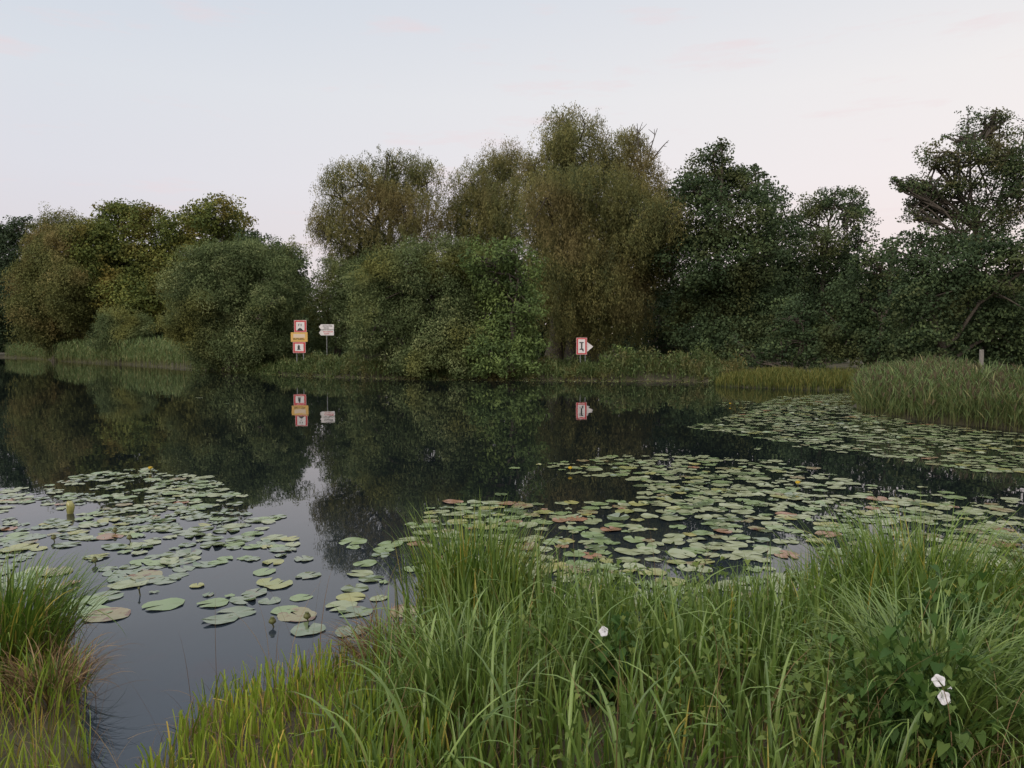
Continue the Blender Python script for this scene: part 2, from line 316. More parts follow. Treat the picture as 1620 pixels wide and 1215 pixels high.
def tree(name, label, cat, kind, D, stem, blobs, seed, group=None, lod=1.0, dens=1.0, air=0.0, trunk_r=0.35, stems=1, lean=0.0, dead=None, kdepth=0.9):
    """stem: picture column of the foot; blobs: (px, py, rx, ry, depth offset) measured at distance D"""
    rng = np.random.default_rng(seed); s = D / F
    B = []
    for bl in blobs:
        px, py, rx, ry = bl[:4]; dd = (bl[4] if len(bl) > 4 else 0) + float(np.clip(rng.normal(0, 0.55), -0.9, 0.9)) * (rx + ry) / 2 * s
        k = (D + dd) / F
        B.append((at(px, py, D + dd), (rx * 0.92 * k, (rx + ry) / 2 * k * kdepth, ry * 0.92 * k)))
    for c, r in list(B):
        for _ in range(5):
            v = unit(rng.normal(size=3)); v[1] *= 0.6; q = rng.uniform(0.28, 0.5)
            if c[2] + v[2] * r[2] > 1.0: B.append((np.array(c) + v * np.array(r) * rng.uniform(0.85, 1.25), tuple(np.array(r) * q)))
    fx = at(stem, 560, D)[0]; gz = float(ground(np.array([fx]), np.array([D]))[0])
    root = empty(name, (fx, D, max(gz, 0.05))); tag(root, label, cat, group)
    V, Q, T, anc = foliage_cloud(rng, kind, B, lod, dens, air)
    mesh_np('crown', V, Q, KIND[kind][0], root, {'tint': T}, smooth=False)
    mb = MB(); top = max(B, key=lambda b: b[0][2])[0]; foot = np.array([fx, D, gz - 0.3])
    for k in range(stems):
        off = np.array([(k - (stems - 1) / 2) * trunk_r * 2.6, rng.uniform(-0.3, 0.3), 0]) if stems > 1 else np.zeros(3)
        tgt = top if k == 0 else np.array(B[int(rng.integers(min(len(blobs), 8)))][0])
        mid = (foot + tgt) / 2 + rng.normal(0, 0.5, 3) * np.array([1, 1, 0]); mid[0] += lean
        P = bezier(foot + off, mid, tgt, 12); t = np.linspace(0, 1, 12)
        P[1:-1] += rng.normal(0, 0.10, (10, 3))
        rr = trunk_r * (1 - 0.88 * t) * (1 + 0.5 * np.exp(-t * 14)); mb.tube(P, rr, 8)
        if k == 0: main = P
    for c, r in B[:len(blobs)]:
        if c[2] < 0.36 * top[2]: continue
        c = np.array(c); j = int(np.clip(np.searchsorted(main[:, 2], c[2] - np.linalg.norm(c[:2] - main[6, :2]) * 0.8 - r[2] * 0.5), 1, 9))
        a = main[j]; mid = (a + c) / 2 + np.array([0, 0, 0.12 * np.linalg.norm(c - a)]) + rng.normal(0, 0.3, 3)
        P = bezier(a, mid, c, 7); P[1:-1] += rng.normal(0, 0.08, (5, 3)); r0 = trunk_r * 0.42 * (1 - 0.06 * j)
        mb.tube(P, np.linspace(r0, 0.07, 7), 6)
        near_ = anc[np.linalg.norm(anc - c, axis=1) < np.max(r) * 1.25]
        if len(near_):
            for q in near_[rng.choice(len(near_), min(len(near_), 8 + int(10 * air)), replace=False)]:
                st = P[rng.integers(3, 7)]; m2 = (st + q) / 2 + rng.normal(0, 0.3, 3)
                mb.tube(bezier(st, m2, q, 5), np.linspace(0.065, 0.018, 5) * (0.7 + 0.5 * lod), 4, cap=False)
    for dp in (dead or []):           # bare dead shoots above the leaves
        a = at(dp[0], dp[1], D); b2 = at(dp[2], dp[3], D); mid = (a + b2) / 2 + rng.normal(0, 0.2, 3)
        mb.tube(bezier(a, mid, b2, 6), np.linspace(0.07, 0.02, 6), 4)
        for _ in range(4):
            t = rng.uniform(0.3, 0.9); p0 = a + (b2 - a) * t; mb.tube([p0, p0 + rng.normal(0, 0.5, 3) + np.array([0, 0, 0.4])], [0.035, 0.015], 4)
    mb.build('trunk', M_BARK, root, smooth=True)
    return root

T = tree
# left shore, far to near
T('broadleaf_tree', 'dark green broadleaf tree at the far left edge of the left shore', 'tree', 'darktree', 185, -10, [(20, 400, 40, 48), (-40, 430, 55, 60), (30, 362, 18, 18), (-10, 480, 60, 55), (48, 352, 12, 10), (30, 500, 45, 45)], 1, 'trees along the left shore', lod=1.5, trunk_r=0.5)
T('birch_tree', 'thin pinkish brown feathery treetop above the left wood', 'tree', 'olive', 165, 92, [(92, 352, 30, 22), (70, 360, 22, 18), (115, 362, 22, 20), (88, 395, 40, 40), (92, 450, 40, 50)], 2, 'trees along the left shore', lod=1.2, air=0.5, dens=0.8, trunk_r=0.3)
T('maple_tree', 'broad maple with rusty brown top in the middle of the left shore', 'tree', 'maple', 134, 210, [(195, 350, 45, 28), (160, 385, 45, 38), (240, 355, 45, 28), (285, 365, 45, 32), (200, 420, 70, 50), (280, 420, 65, 50), (225, 480, 80, 50), (300, 470, 60, 50), (150, 440, 45, 50), (190, 333, 20, 12)], 3, 'trees along the left shore', lod=1.3, trunk_r=0.6)
T('chestnut_tree', 'round brown green tree rising highest on the left shore', 'tree', 'maple', 122, 345, [(345, 345, 45, 32), (322, 336, 28, 22), (372, 355, 22, 28), (345, 385, 45, 32), (385, 395, 22, 18), (350, 420, 50, 40), (360, 480, 60, 60)], 4, 'trees along the left shore', lod=1.2, air=0.3, trunk_r=0.5)
T('broadleaf_tree', 'dark green tree at the right end of the left wood beside the sky gap', 'tree', 'alder', 112, 430, [(420, 400, 38, 28), (452, 418, 34, 34), (465, 455, 26, 40), (430, 450, 50, 55), (450, 510, 45, 50), (395, 390, 22, 18)], 5, 'trees along the left shore', lod=1.6, trunk_r=0.45)
T('willow_tree', 'yellowish brown drooping tree by the reeds at the left', 'tree', 'olive', 128, 85, [(90, 420, 45, 42), (60, 450, 42, 48), (105, 465, 30, 50), (60, 500, 42, 45), (100, 520, 30, 40), (128, 385, 34, 40), (150, 470, 34, 60), (100, 545, 26, 22)], 6, 'trees along the left shore', lod=1.25, trunk_r=0.45)
T('willow_shrub', 'small rounded willow shrub behind the left reeds', 'shrub', 'greywillow', 106, 195, [(195, 508, 36, 24), (170, 520, 20, 16), (218, 515, 24, 18), (190, 535, 40, 20)], 7, 'shrubs on the far bank', lod=1.2, trunk_r=0.12, stems=3)
T('willow_shrub', 'big olive willow bush leaning over the water left of the stacked signs', 'shrub', 'greywillow', 70, 375, [(350, 420, 50, 36), (400, 418, 55, 36), (310, 455, 45, 50), (375, 470, 70, 55), (440, 455, 42, 46), (330, 520, 55, 50), (400, 535, 60, 48), (438, 520, 30, 50), (365, 565, 60, 24), (300, 500, 30, 45), (325, 402, 20, 20), (462, 405, 24, 26), (392, 393, 24, 18), (345, 400, 18, 24, -3), (430, 480, 34, 30, -4), (335, 470, 36, 34, -4), (425, 572, 35, 20, -1), (340, 572, 35, 18, -1)], 8, 'shrubs on the far bank', lod=1.05, trunk_r=0.3, stems=4, dens=1.0)
# the point in the middle
T('willow_tree', 'drooping willow left of the tall willows with sky through its left side', 'tree', 'willow', 76, 590, [(570, 290, 50, 30), (630, 275, 48, 32), (675, 290, 32, 34), (530, 310, 30, 30), (600, 340, 60, 45), (665, 350, 42, 55), (545, 365, 38, 42, -1), (515, 345, 28, 30), (620, 400, 60, 50), (505, 355, 18, 22), (570, 405, 45, 35), (622, 255, 24, 12)], 11, 'tall willows on the point', air=0.42, trunk_r=0.5, stems=2, dens=0.9)
T('willow_tree', 'dark willow crown between the two bigger willow crowns', 'tree', 'willow', 79, 760, [(745, 300, 34, 32), (785, 280, 36, 40), (805, 260, 26, 28), (760, 345, 48, 45), (730, 350, 28, 35), (800, 340, 45, 50), (770, 400, 50, 40)], 12, 'tall willows on the point', air=0.25, trunk_r=0.5, stems=2, dens=0.95)
T('willow_tree', 'tallest willow of the point with golden tinted top and hanging strands', 'tree', 'willow', 66, 905, [(885, 205, 38, 28), (920, 215, 38, 36), (870, 245, 40, 36), (930, 265, 50, 40), (995, 245, 42, 34), (1010, 285, 38, 40), (895, 300, 60, 48, -1), (960, 320, 60, 52, -3), (1030, 340, 42, 52), (1052, 378, 44, 44), (1068, 395, 26, 28), (1040, 330, 36, 30), (940, 385, 65, 50, -3), (1005, 410, 60, 48, -2), (880, 400, 50, 55), (1035, 440, 26, 32), (975, 470, 42, 55, -3), (900, 480, 40, 60), (960, 530, 32, 40, -4), (845, 350, 30, 45), (850, 280, 26, 34), (1000, 500, 30, 40), (905, 545, 36, 35), (842, 470, 28, 45), (925, 310, 50, 40, -6), (1005, 365, 52, 44, -7), (865, 310, 40, 40, -5), (950, 440, 44, 44, -7), (1050, 345, 34, 36, -4), (900, 400, 40, 50, -6)], 13, 'tall willows on the point', air=0.1, trunk_r=0.65, stems=3, dead=[(1025, 250, 1040, 203), (1030, 255, 1058, 222), (1010, 240, 1008, 195)])
T('grey_shrub', 'grey green shrub below the drooping willow behind the arrow signs', 'shrub', 'greywillow', 74, 530, [(520, 440, 28, 28), (545, 455, 38, 38), (510, 490, 30, 38), (550, 510, 40, 45), (590, 440, 42, 35), (505, 540, 30, 25)], 14, 'shrubs on the far bank', trunk_r=0.15, stems=3)
T('willow_shrub', 'wide grey green willow bush right of the arrow signs overhanging the water', 'shrub', 'greywillow', 56, 680, [(640, 425, 55, 38), (700, 410, 42, 34), (610, 460, 50, 45), (680, 465, 65, 50), (735, 420, 36, 38), (735, 470, 40, 48), (600, 510, 42, 40), (650, 530, 60, 48, -1), (715, 530, 55, 50, -1), (690, 565, 62, 32, -2), (750, 540, 40, 45), (660, 575, 40, 20, -3), (730, 578, 45, 20, -3), (645, 570, 34, 22, -2), (585, 540, 30, 30)], 15, 'shrubs on the far bank', trunk_r=0.25, stems=4, dens=1.1)
T('ash_tree', 'bright green young ash at the middle of the far bank', 'tree', 'ash', 53.5, 805, [(790, 405, 28, 26), (815, 400, 26, 24), (775, 440, 34, 32), (825, 440, 34, 34), (805, 480, 45, 38), (840, 490, 26, 30), (800, 530, 48, 42), (835, 545, 28, 36), (780, 565, 45, 30), (820, 580, 35, 18, -2), (780, 582, 30, 16, -2.5), (755, 405, 26, 28)], 16, 'bushy trees on the point', trunk_r=0.22, stems=2, dens=1.1)
# right shore
T('alder_tree', 'tall dark alder right of the giant willow', 'tree', 'alder', 63, 1120, [(1130, 240, 28, 20), (1125, 270, 46, 30), (1095, 300, 42, 26), (1150, 310, 50, 40), (1190, 290, 26, 26), (1120, 350, 60, 45), (1190, 345, 42, 45), (1130, 410, 68, 50), (1200, 410, 42, 50), (1110, 470, 60, 50), (1180, 480, 60, 50), (1090, 520, 42, 45), (1160, 540, 55, 40), (1215, 530, 36, 45), (1075, 305, 20, 14)], 21, 'alders on the right shore', lod=1.05, trunk_r=0.42)
T('alder_tree', 'narrow leafy alder just behind the tallest alder', 'tree', 'alder', 70, 1225, [(1205, 300, 24, 26), (1225, 340, 32, 32), (1235, 390, 36, 42), (1225, 450, 45, 50), (1240, 510, 45, 50), (1195, 275, 15, 13)], 22, 'alders on the right shore', lod=1.1, trunk_r=0.35)
T('alder_tree', 'paired alder crown standing alone with sky through its right side', 'tree', 'alder', 72, 1300, [(1290, 320, 38, 24), (1345, 320, 32, 24), (1280, 355, 32, 28), (1350, 350, 38, 26), (1365, 380, 24, 20), (1300, 390, 42, 30), (1320, 430, 45, 45), (1285, 460, 50, 60), (1320, 520, 60, 50), (1350, 330, 15, 30)], 23, 'alders on the right shore', lod=1.0, air=0.4, trunk_r=0.35, stems=2)
T('oak_tree', 'tall open crowned tree at the right edge with sky through its branches', 'tree', 'oak', 50, 1560, [(1560, 205, 48, 26), (1575, 185, 22, 16), (1500, 240, 45, 22), (1520, 215, 24, 14), (1555, 260, 62, 34), (1470, 290, 50, 20), (1440, 292, 26, 13), (1425, 290, 16, 9), (1455, 320, 30, 13), (1480, 262, 30, 12), (1450, 345, 30, 14), (1520, 310, 66, 30), (1600, 240, 40, 40), (1610, 300, 45, 45), (1480, 335, 42, 22), (1550, 350, 75, 30), (1640, 270, 50, 60), (1535, 385, 80, 26)], 24, 'trees on the right shore', lod=0.9, air=1.0, trunk_r=0.24, dens=0.75)
T('broadleaf_tree', 'dense dark tree low behind the right hand reeds', 'tree', 'alder', 46, 1500, [(1440, 400, 42, 34), (1490, 420, 60, 48), (1560, 420, 60, 50), (1620, 430, 50, 60), (1460, 480, 60, 55), (1540, 500, 70, 55), (1620, 510, 60, 60), (1480, 550, 60, 40), (1580, 570, 70, 35)], 25, 'trees on the right shore', lod=0.95, trunk_r=0.3)
T('dark_shrub', 'dark shrub in the shade between the giant willow and the tall alder', 'shrub', 'darktree', 74, 1035, [(1030, 540, 32, 34), (1060, 530, 30, 40), (1005, 550, 28, 26), (1045, 500, 30, 34)], 30, 'shrubs on the far bank', lod=0.8, trunk_r=0.1, stems=2)
T('broadleaf_tree', 'mid green rounded tree in the dip between the paired alder and the open crowned tree', 'tree', 'alder', 54, 1385, [(1385, 420, 38, 32), (1410, 395, 28, 22), (1360, 470, 50, 48), (1410, 470, 45, 50), (1330, 520, 48, 45), (1390, 540, 55, 42), (1420, 560, 40, 30)], 26, 'trees on the right shore', lod=1.05, trunk_r=0.3, stems=2)
T('young_tree', 'short bushy growth at the foot of the alders behind the yellow bank', 'shrub', 'alder', 55, 1255, [(1230, 560, 42, 28), (1270, 545, 34, 38), (1180, 560, 34, 28), (1300, 565, 34, 22), (1255, 500, 30, 45)], 27, 'shrubs on the far bank', lod=1.0, trunk_r=0.12, stems=3)
T('hazel_shrub', 'small bright leafy shrub beside the red sign with the white triangle', 'shrub', 'ash', 54, 975, [(985, 562, 18, 12), (970, 572, 20, 12), (995, 575, 16, 10)], 28, 'shrubs on the far bank', lod=0.9, trunk_r=0.06, stems=2)
T('broadleaf_tree', 'dark tree beyond the right edge of the open crowned tree', 'tree', 'darktree', 52, 1720, [(1700, 380, 70, 60), (1700, 470, 80, 70), (1720, 300, 60, 60), (1690, 550, 70, 50)], 29, 'trees on the right shore', trunk_r=0.4)
# the wood behind, read as one dark mass
rng = np.random.default_rng(40); bl = []
for px in range(-140, 1900, 34):
    D = 235 if px < 60 else 200 if px < 330 else (130 if px < 480 else 98)
    topy = 415 + 18 * math.sin(px * 0.02) + rng.uniform(-8, 8)
    if 470 < px < 560: topy = 470
    if px > 1000: topy = 425
    if 380 < px < 470: topy = 440
    k = D / F
    for py in np.arange(topy + 30, 582, 26):
        bl.append((at(px + rng.uniform(-10, 10), py, D + rng.uniform(-6, 6)), (32 * k, 30 * k, 30 * k)))
V, Q, Tn, anc = foliage_cloud(rng, 'darktree', bl, 1.7, 1.2, 0.0)
tag(mesh_np('distant_wood', V, Q, KIND['darktree'][0], None, {'tint': Tn}, smooth=False), 'dark continuous wood filling the gaps behind the shoreline trees', 'wood', kind='stuff')

# ------------------------------------------------------------------ blades (grass, sedge, reeds)
def blades(rng, base, length, width, lean, az, droop, seg=7, tint=None, kink=0.0, vfold=0.25, power=2.0, blunt=0.0):
    n = len(base); s = np.linspace(0, 1, seg + 1)
    th = lean[:, None] + droop[:, None] * s[None] ** power
    if kink > 0:
        kk = rng.random(n) < kink; at_ = rng.uniform(0.4, 0.8, n); amt = rng.uniform(0.8, 1.9, n)
        th = th + np.where(kk[:, None] & (s[None] > at_[:, None]), amt[:, None], 0)
    ds = length[:, None] / seg
    azs = az[:, None] + rng.normal(0, 0.25, n)[:, None] * s[None]
    st = np.sin(th); ct = np.cos(th)
    dx = np.cumsum(np.concatenate([np.zeros((n, 1)), (st * np.cos(azs))[:, :-1] * ds], 1), 1)
    dy = np.cumsum(np.concatenate([np.zeros((n, 1)), (st * np.sin(azs))[:, :-1] * ds], 1), 1)
    dz = np.cumsum(np.concatenate([np.zeros((n, 1)), ct[:, :-1] * ds], 1), 1)
    C = base[:, None] + np.stack([dx, dy, dz], 2)
    tan = np.stack([st * np.cos(azs), st * np.sin(azs), ct], 2)
    face = az + math.pi / 2 + rng.normal(0, 0.5, n)
    tw = face[:, None] + rng.normal(0, 0.5, n)[:, None] * s[None]
    W = np.stack([np.cos(tw), np.sin(tw), 0 * tw], 2); W = unit(W - (W * tan).sum(2, keepdims=True) * tan); Nn = np.cross(W, tan)
    prof = np.clip(0.55 + 1.2 * s, 0, 1) * (1 - (s ** 2.2) * (1 - blunt)) + 0.02
    w = width[:, None, None] * prof[None, :, None] / 2
    if vfold > 0:
        V = np.stack([C - W * w, C + Nn * w * vfold * 2, C + W * w], 2); m = 3
    else:
        V = np.stack([C - W * w, C + W * w], 2); m = 2
    I = np.arange(n * (seg + 1) * m).reshape(n, seg + 1, m)
    Q = np.stack([I[:, :-1, :-1], I[:, :-1, 1:], I[:, 1:, 1:], I[:, 1:, :-1]], -1).reshape(-1, 4)
    if tint is None: tint = np.where(rng.random(n) < 0.06, 1.0, rng.random(n) * 0.92)
    Tt = np.repeat(tint, (seg + 1) * m); Al = np.tile(np.repeat(s, m), n)
    return V.reshape(-1, 3), Q, Tt, Al, C
def joinm(parts):
    V, Q, T_, A = [], [], [], []; o = 0
    for p in parts:
        V.append(p[0]); Q.append(p[1] + o); T_.append(p[2]); A.append(p[3]); o += len(p[0])
    return np.concatenate(V), np.concatenate(Q), np.concatenate(T_), np.concatenate(A)
def landpoints(rng, n, x0, x1, y0, y1, dmin=-0.1, dmax=99, hit=None):
    P = np.zeros((0, 2))
    while len(P) < n:
        q = np.stack([rng.uniform(x0, x1, n), rng.uniform(y0, y1, n)], 1)
        d = sdist(q[:, 0], q[:, 1]); k = (d > dmin) & (d < dmax)
        if hit is not None: k &= hit(q)
        P = np.concatenate([P, q[k]])
        if k.sum() == 0: break
    return P[:n]

G_SEDGE = leafmat('sedge_blades', patch=(0.190, 0.184, 0.041), patch_scale=1.3, patch_lo=0.55, patch_hi=0.72, stops= [(0, (0.050, 0.094, 0.011)), (0.35, (0.078, 0.148, 0.020)), (0.7, (0.128, 0.209, 0.031)), (0.93, (0.183, 0.258, 0.037)), (1, (0.333, 0.285, 0.055))], trans=0.2, rough=0.42, spec=0.45, base=(0.111, 0.115, 0.018))
G_BLUE = leafmat('blue_green_blades', [(0, (0.067, 0.117, 0.024)), (0.5, (0.114, 0.184, 0.040)), (1, (0.195, 0.270, 0.066))], trans=0.2, rough=0.4, spec=0.5, base=(0.101, 0.123, 0.018))
G_CUT = leafmat('bright_blades', [(0, (0.126, 0.186, 0.020)), (0.5, (0.205, 0.286, 0.035)), (0.9, (0.299, 0.358, 0.050)), (1, (0.473, 0.358, 0.079))], trans=0.32, rough=0.45, base=(0.252, 0.200, 0.045))
G_DEAD = leafmat('dead_blades', [(0, (0.085, 0.050, 0.026)), (0.5, (0.17, 0.105, 0.055)), (1, (0.32, 0.23, 0.13))], trans=0.15, rough=0.8, spec=0.15)
G_REED = leafmat('reed_blades', [(0, (0.058, 0.095, 0.034)), (0.5, (0.104, 0.154, 0.052)), (0.9, (0.169, 0.217, 0.085)), (1, (0.273, 0.252, 0.117))], trans=0.25, rough=0.5, base=(0.130, 0.133, 0.046))
G_PLUME = leafmat('reed_plumes', [(0, (0.076, 0.059, 0.040)), (1, (0.167, 0.136, 0.085))], trans=0.2, rough=0.9, spec=0.1)
G_YEL = leafmat('yellow_bank_grass', [(0, (0.061, 0.084, 0.023)), (0.5, (0.116, 0.129, 0.031)), (1, (0.184, 0.167, 0.047))], trans=0.25, rough=0.6, base=(0.043, 0.071, 0.023))
G_HERB = leafmat('bank_herb_leaves', [(0, (0.041, 0.067, 0.022)), (0.5, (0.078, 0.115, 0.037)), (1, (0.149, 0.175, 0.069))], trans=0.25, rough=0.5, patch=(0.135, 0.119, 0.044), patch_scale=0.6)

def put(name, parts, mat, label, cat, kind='stuff', parent=None):
    V, Q, T_, A = joinm(parts)
    o = mesh_np(name, V, Q, mat, parent, {'tint': T_, 'along': A})
    if parent is None: tag(o, label, cat, kind=kind)
    return o
def on_ground(P, sink=0.03):
    return np.column_stack([P, ground(P[:, 0], P[:, 1]) - sink])
def field(rng, P, lo, hi, w0, w1, leanmax=0.35, dr=(0.2, 1.6), **kw):
    n = len(P); L = rng.uniform(lo, hi, n) if not hasattr(lo, '__len__') else lo
    return blades(rng, on_ground(P), L, rng.uniform(w0, w1, n), np.abs(rng.normal(0, leanmax * 0.6, n)), kw.pop('az', rng.uniform(0, 2 * math.pi, n)), rng.uniform(dr[0], dr[1], n), **kw)[:4]

rng = np.random.default_rng(50)
# ---- near bank, right two thirds: long blue green and fresh sedge blades
def vis(q): # inside the view cone with a margin
    return np.abs(q[:, 0]) < 0.75 * q[:, 1] + 1.2
def rightbank(q): return vis(q) & (q[:, 0] > -0.75 + 0.25 * np.sin(q[:, 1] * 3))
P = landpoints(rng, 6200, -0.9, 6.4, 2.7, 6.6, -0.12, 9, rightbank)
def hscale(P):   # taller toward the water, lower right under the viewer, clumpy
    c = 0.5 + 0.5 * np.sin(P[:, 0] * 2.3 + 1.1 * np.sin(P[:, 1] * 2.1)) * np.cos(P[:, 1] * 1.7 + 0.6)
    dip = sum(a * np.exp(-((P[:, 0] - x) ** 2 + (P[:, 1] - y) ** 2 * 0.6) / (2 * r * r)) for x, y, r, a in ((0.44, 3.55, 0.20, 0.30), (1.92, 3.15, 0.25, 0.25), (2.0, 5.6, 0.35, 0.35), (0.35, 5.5, 0.25, 0.35), (1.1, 5.6, 0.4, 0.22), (3.7, 5.0, 0.3, 0.3)))
    return (0.32 + 0.62 * np.clip((P[:, 1] - 2.7) / 2.2, 0, 1)) * (0.62 + 0.46 * c) * (1 - dip)
h = hscale(P) * rng.uniform(0.65, 1.12, len(P))
m = rng.random(len(P)) < 0.5
def clear(P):
    k = np.ones(len(P), bool)
    for px, py, D in ((955, 999, 3.9), (1485, 1077, 3.2), (1494, 1104, 3.12)):
        f = at(px, py, D); k &= ~((np.abs(P[:, 0] - f[0] / f[1] * P[:, 1]) < 0.08) & (P[:, 1] < D + 0.03) & (P[:, 1] > D - 0.55))
    return k
K = clear(P); P, h, m = P[K], h[K], m[K]
PU = landpoints(rng, 2600, -0.9, 5.4, 2.5, 4.4, 0.05, 9, rightbank)
UNDER = [field(rng, PU, 0.10, 0.30, 0.007, 0.014, 0.5, (0.2, 1.5), seg=5)]
PH = landpoints(rng, 200, -0.7, 3.2, 2.9, 4.6, 0.1, 9, rightbank); PH = PH[clear(PH)]
HERO = [field(rng, PH, 0.55, 1.0, 0.013, 0.022, 0.5, (1.3, 2.5), seg=10, kink=0.12)]
put('sedge_grass', [field(rng, P[m], h[m] * 1.0, None, 0.008, 0.017, 0.30, (0.05, 1.2), kink=0.12)] + UNDER, G_SEDGE, 'dense fresh green sedge blades covering the near bank at the right', 'grass')
put('reed_grass', [field(rng, P[~m], h[~m] * 1.03, None, 0.013, 0.026, 0.22, (0.0, 0.9), kink=0.15)] + HERO, G_BLUE, 'broad blue green reed grass blades mixed through the near bank', 'grass')
# ---- cut looking stiff bright blades at the bottom centre left and left corner
def cuthit(q): return vis(q) & (np.hypot(q[:, 0] + 0.80, q[:, 1] - 4.9) > 0.24) & (q[:, 0] < -0.35) & (q[:, 0] > -1.98)
P = landpoints(rng, 1900, -2.0, -0.3, 2.75, 5.6, -0.02, 9, cuthit)
cut = [field(rng, P, 0.10, 0.29, 0.008, 0.017, 0.2, (0.0, 0.7), blunt=0.45, kink=0.04)]
P = landpoints(rng, 1700, -5.5, -2.0, 2.75, 6.3, -0.02, 9, vis)
cut.append(field(rng, P, 0.15, 0.42, 0.006, 0.014, 0.32, (0.1, 1.2), kink=0.05))
put('short_grass', cut, G_CUT, 'short stiff yellow green grass at the water edge below the open water', 'grass')
P = landpoints(rng, 5000, -5.5, 6.4, 2.6, 6.2, -0.1, 9, vis)
n = len(P)
put('dead_grass', [field(rng, P, 0.15, 0.42, 0.003, 0.006, 1.3, (0.5, 1.8)), field(rng, P[:300] , 0.5, 0.95, 0.003, 0.005, 0.35, (0.3, 1.4))], G_DEAD, 'brown matted dead grass between the living blades of the near bank', 'grass')

def tussock(name, label, c, r, n, hmin, hmax, seed, mat=G_SEDGE, wid=(0.008, 0.016), dr=(0.4, 2.0), lean=0.5, dead=0.3, hat=None):
    rng = np.random.default_rng(seed); gz = float(ground(np.array([c[0]]), np.array([c[1]]))[0]); gz = max(gz, 0.0)
    root = empty(name, (c[0], c[1], gz)); tag(root, label, 'sedge', 'sedge tussocks on the near bank')
    a = rng.uniform(0, 2 * math.pi, n); rr = r * np.sqrt(rng.random(n))
    base = np.column_stack([c[0] + rr * np.cos(a), c[1] + rr * np.sin(a), np.full(n, gz - 0.03) + 0.10 * (1 - rr / r)])
    L = rng.uniform(hmin, hmax, n); ln = (rr / r) * lean * rng.uniform(0.3, 1.1, n)
    p = blades(rng, base, L, rng.uniform(*wid, n), ln, a + rng.normal(0, 0.5, n), rng.uniform(*dr, n), seg=9, kink=0.03)
    put('green_leaves', [p[:4]], mat, None, None, parent=root)
    nd = int(n * dead); a = rng.uniform(0, 2 * math.pi, nd); rr = r * rng.uniform(0.4, 1.15, nd)
    base = np.column_stack([c[0] + rr * np.cos(a), c[1] + rr * np.sin(a), np.full(nd, gz - 0.02) + rng.uniform(0, 0.15, nd)])
    p = blades(rng, base, rng.uniform(0.18, 0.42, nd), rng.uniform(0.004, 0.009, nd), rng.uniform(0.3, 1.2, nd), a + rng.normal(0, 0.7, nd), rng.uniform(0.8, 2.0, nd), seg=7)
    put('dead_leaves', [p[:4]], G_DEAD, None, None, parent=root); return root
tussock('sedge_tussock', 'tall dark sedge tussock at the middle of the near shore beside open water', (-0.28, 5.35), 0.28, 560, 0.72, 1.10, 61, dr=(0.0, 0.9), lean=0.42)
tussock('sedge_tussock', 'arching sedge tussock at the left edge above dead brown thatch', (-3.40, 5.05), 0.34, 700, 0.45, 0.8, 62, dr=(0.6, 1.8), lean=0.6, dead=0.35)
tussock('sedge_tussock', 'loose sedge tussock with long arching blades near the right edge', (2.75, 5.1), 0.42, 520, 0.65, 1.08, 63, dr=(0.2, 1.4), lean=0.6, dead=0.2)
tussock('sedge_tussock', 'drooping blue green sedge tussock in the bottom right corner', (1.95, 3.5), 0.25, 420, 0.6, 0.9, 64, mat=G_BLUE, wid=(0.008, 0.016), dr=(1.0, 2.2), lean=0.7, dead=0.1)
tussock('sedge_tussock', 'pale arching grass tuft at the bottom left of the tall sedge', (-0.25, 3.75), 0.2, 200, 0.45, 0.75, 65, mat=G_BLUE, wid=(0.006, 0.011), dr=(0.8, 2.1), lean=0.6, dead=0.2)
tussock('sedge_tussock', 'sedge tussock with straight blades standing at the far right shore', (4.0, 5.3), 0.35, 500, 0.6, 1.0, 66, dr=(0.3, 1.5), lean=0.5, dead=0.2)
tussock('dead_tussock', 'collapsed brown dead tussock at the end of the short grass', (-0.80, 4.95), 0.22, 90, 0.2, 0.42, 67, dead=5.0)
tussock('dead_tussock', 'brown dead thatch hanging over the water at the left bank', (-2.80, 4.55), 0.20, 70, 0.15, 0.4, 68, dead=5.0)

# ---- reeds at the right
rng = np.random.default_rng(70)
def rr_hit(q): return (q[:, 1] > 17) & (q[:, 1] < 40) & (q[:, 0] > 10)
def reed_patch(rng, P, hlo, hhi, wid, nl, plume, seg=5):
    base = on_ground(P, 0.1); base[:, 2] = np.maximum(base[:, 2], -0.1); n = len(P); h = rng.uniform(hlo, hhi, n)
    out_ = [blades(rng, base, h, np.full(n, wid * 0.5), np.abs(rng.normal(0, 0.06, n)), rng.uniform(0, 6.28, n), rng.uniform(0, 0.45, n), seg=4, vfold=0, tint=np.clip(rng.normal(0.75, 0.2, n), 0, 1))]
    C = out_[0][4]; lv = []
    for k in range(nl):
        t = rng.uniform(0.15, 0.95, n); i = (t * 4).astype(int); fr = (t * 4 - i)[:, None]
        b = C[np.arange(n), i] * (1 - fr) + C[np.arange(n), np.minimum(i + 1, 4)] * fr
        lv.append(blades(rng, b, rng.uniform(0.3, 0.6, n) * (wid / 0.02) ** 0.35, np.full(n, wid), rng.uniform(0.2, 0.8, n), rng.uniform(0, 6.28, n), rng.uniform(0.4, 1.6, n), seg=seg, vfold=0)[:4])
    pl = None
    if plume:
        k = rng.random(n) < plume; tip = C[k, -1]; m_ = k.sum()
        pl = []
        for _ in range(7):
            pl.append(blades(rng, tip - np.array([0, 0, 0.03]) + rng.normal(0, 0.012, (m_, 3)), rng.uniform(0.10, 0.26, m_), np.full(m_, wid * 0.9), rng.uniform(0, 0.6, m_), rng.uniform(0, 6.28, m_), rng.uniform(0.2, 1.4, m_), seg=3, vfold=0)[:4])
    return [out_[0][:4]] + lv, pl
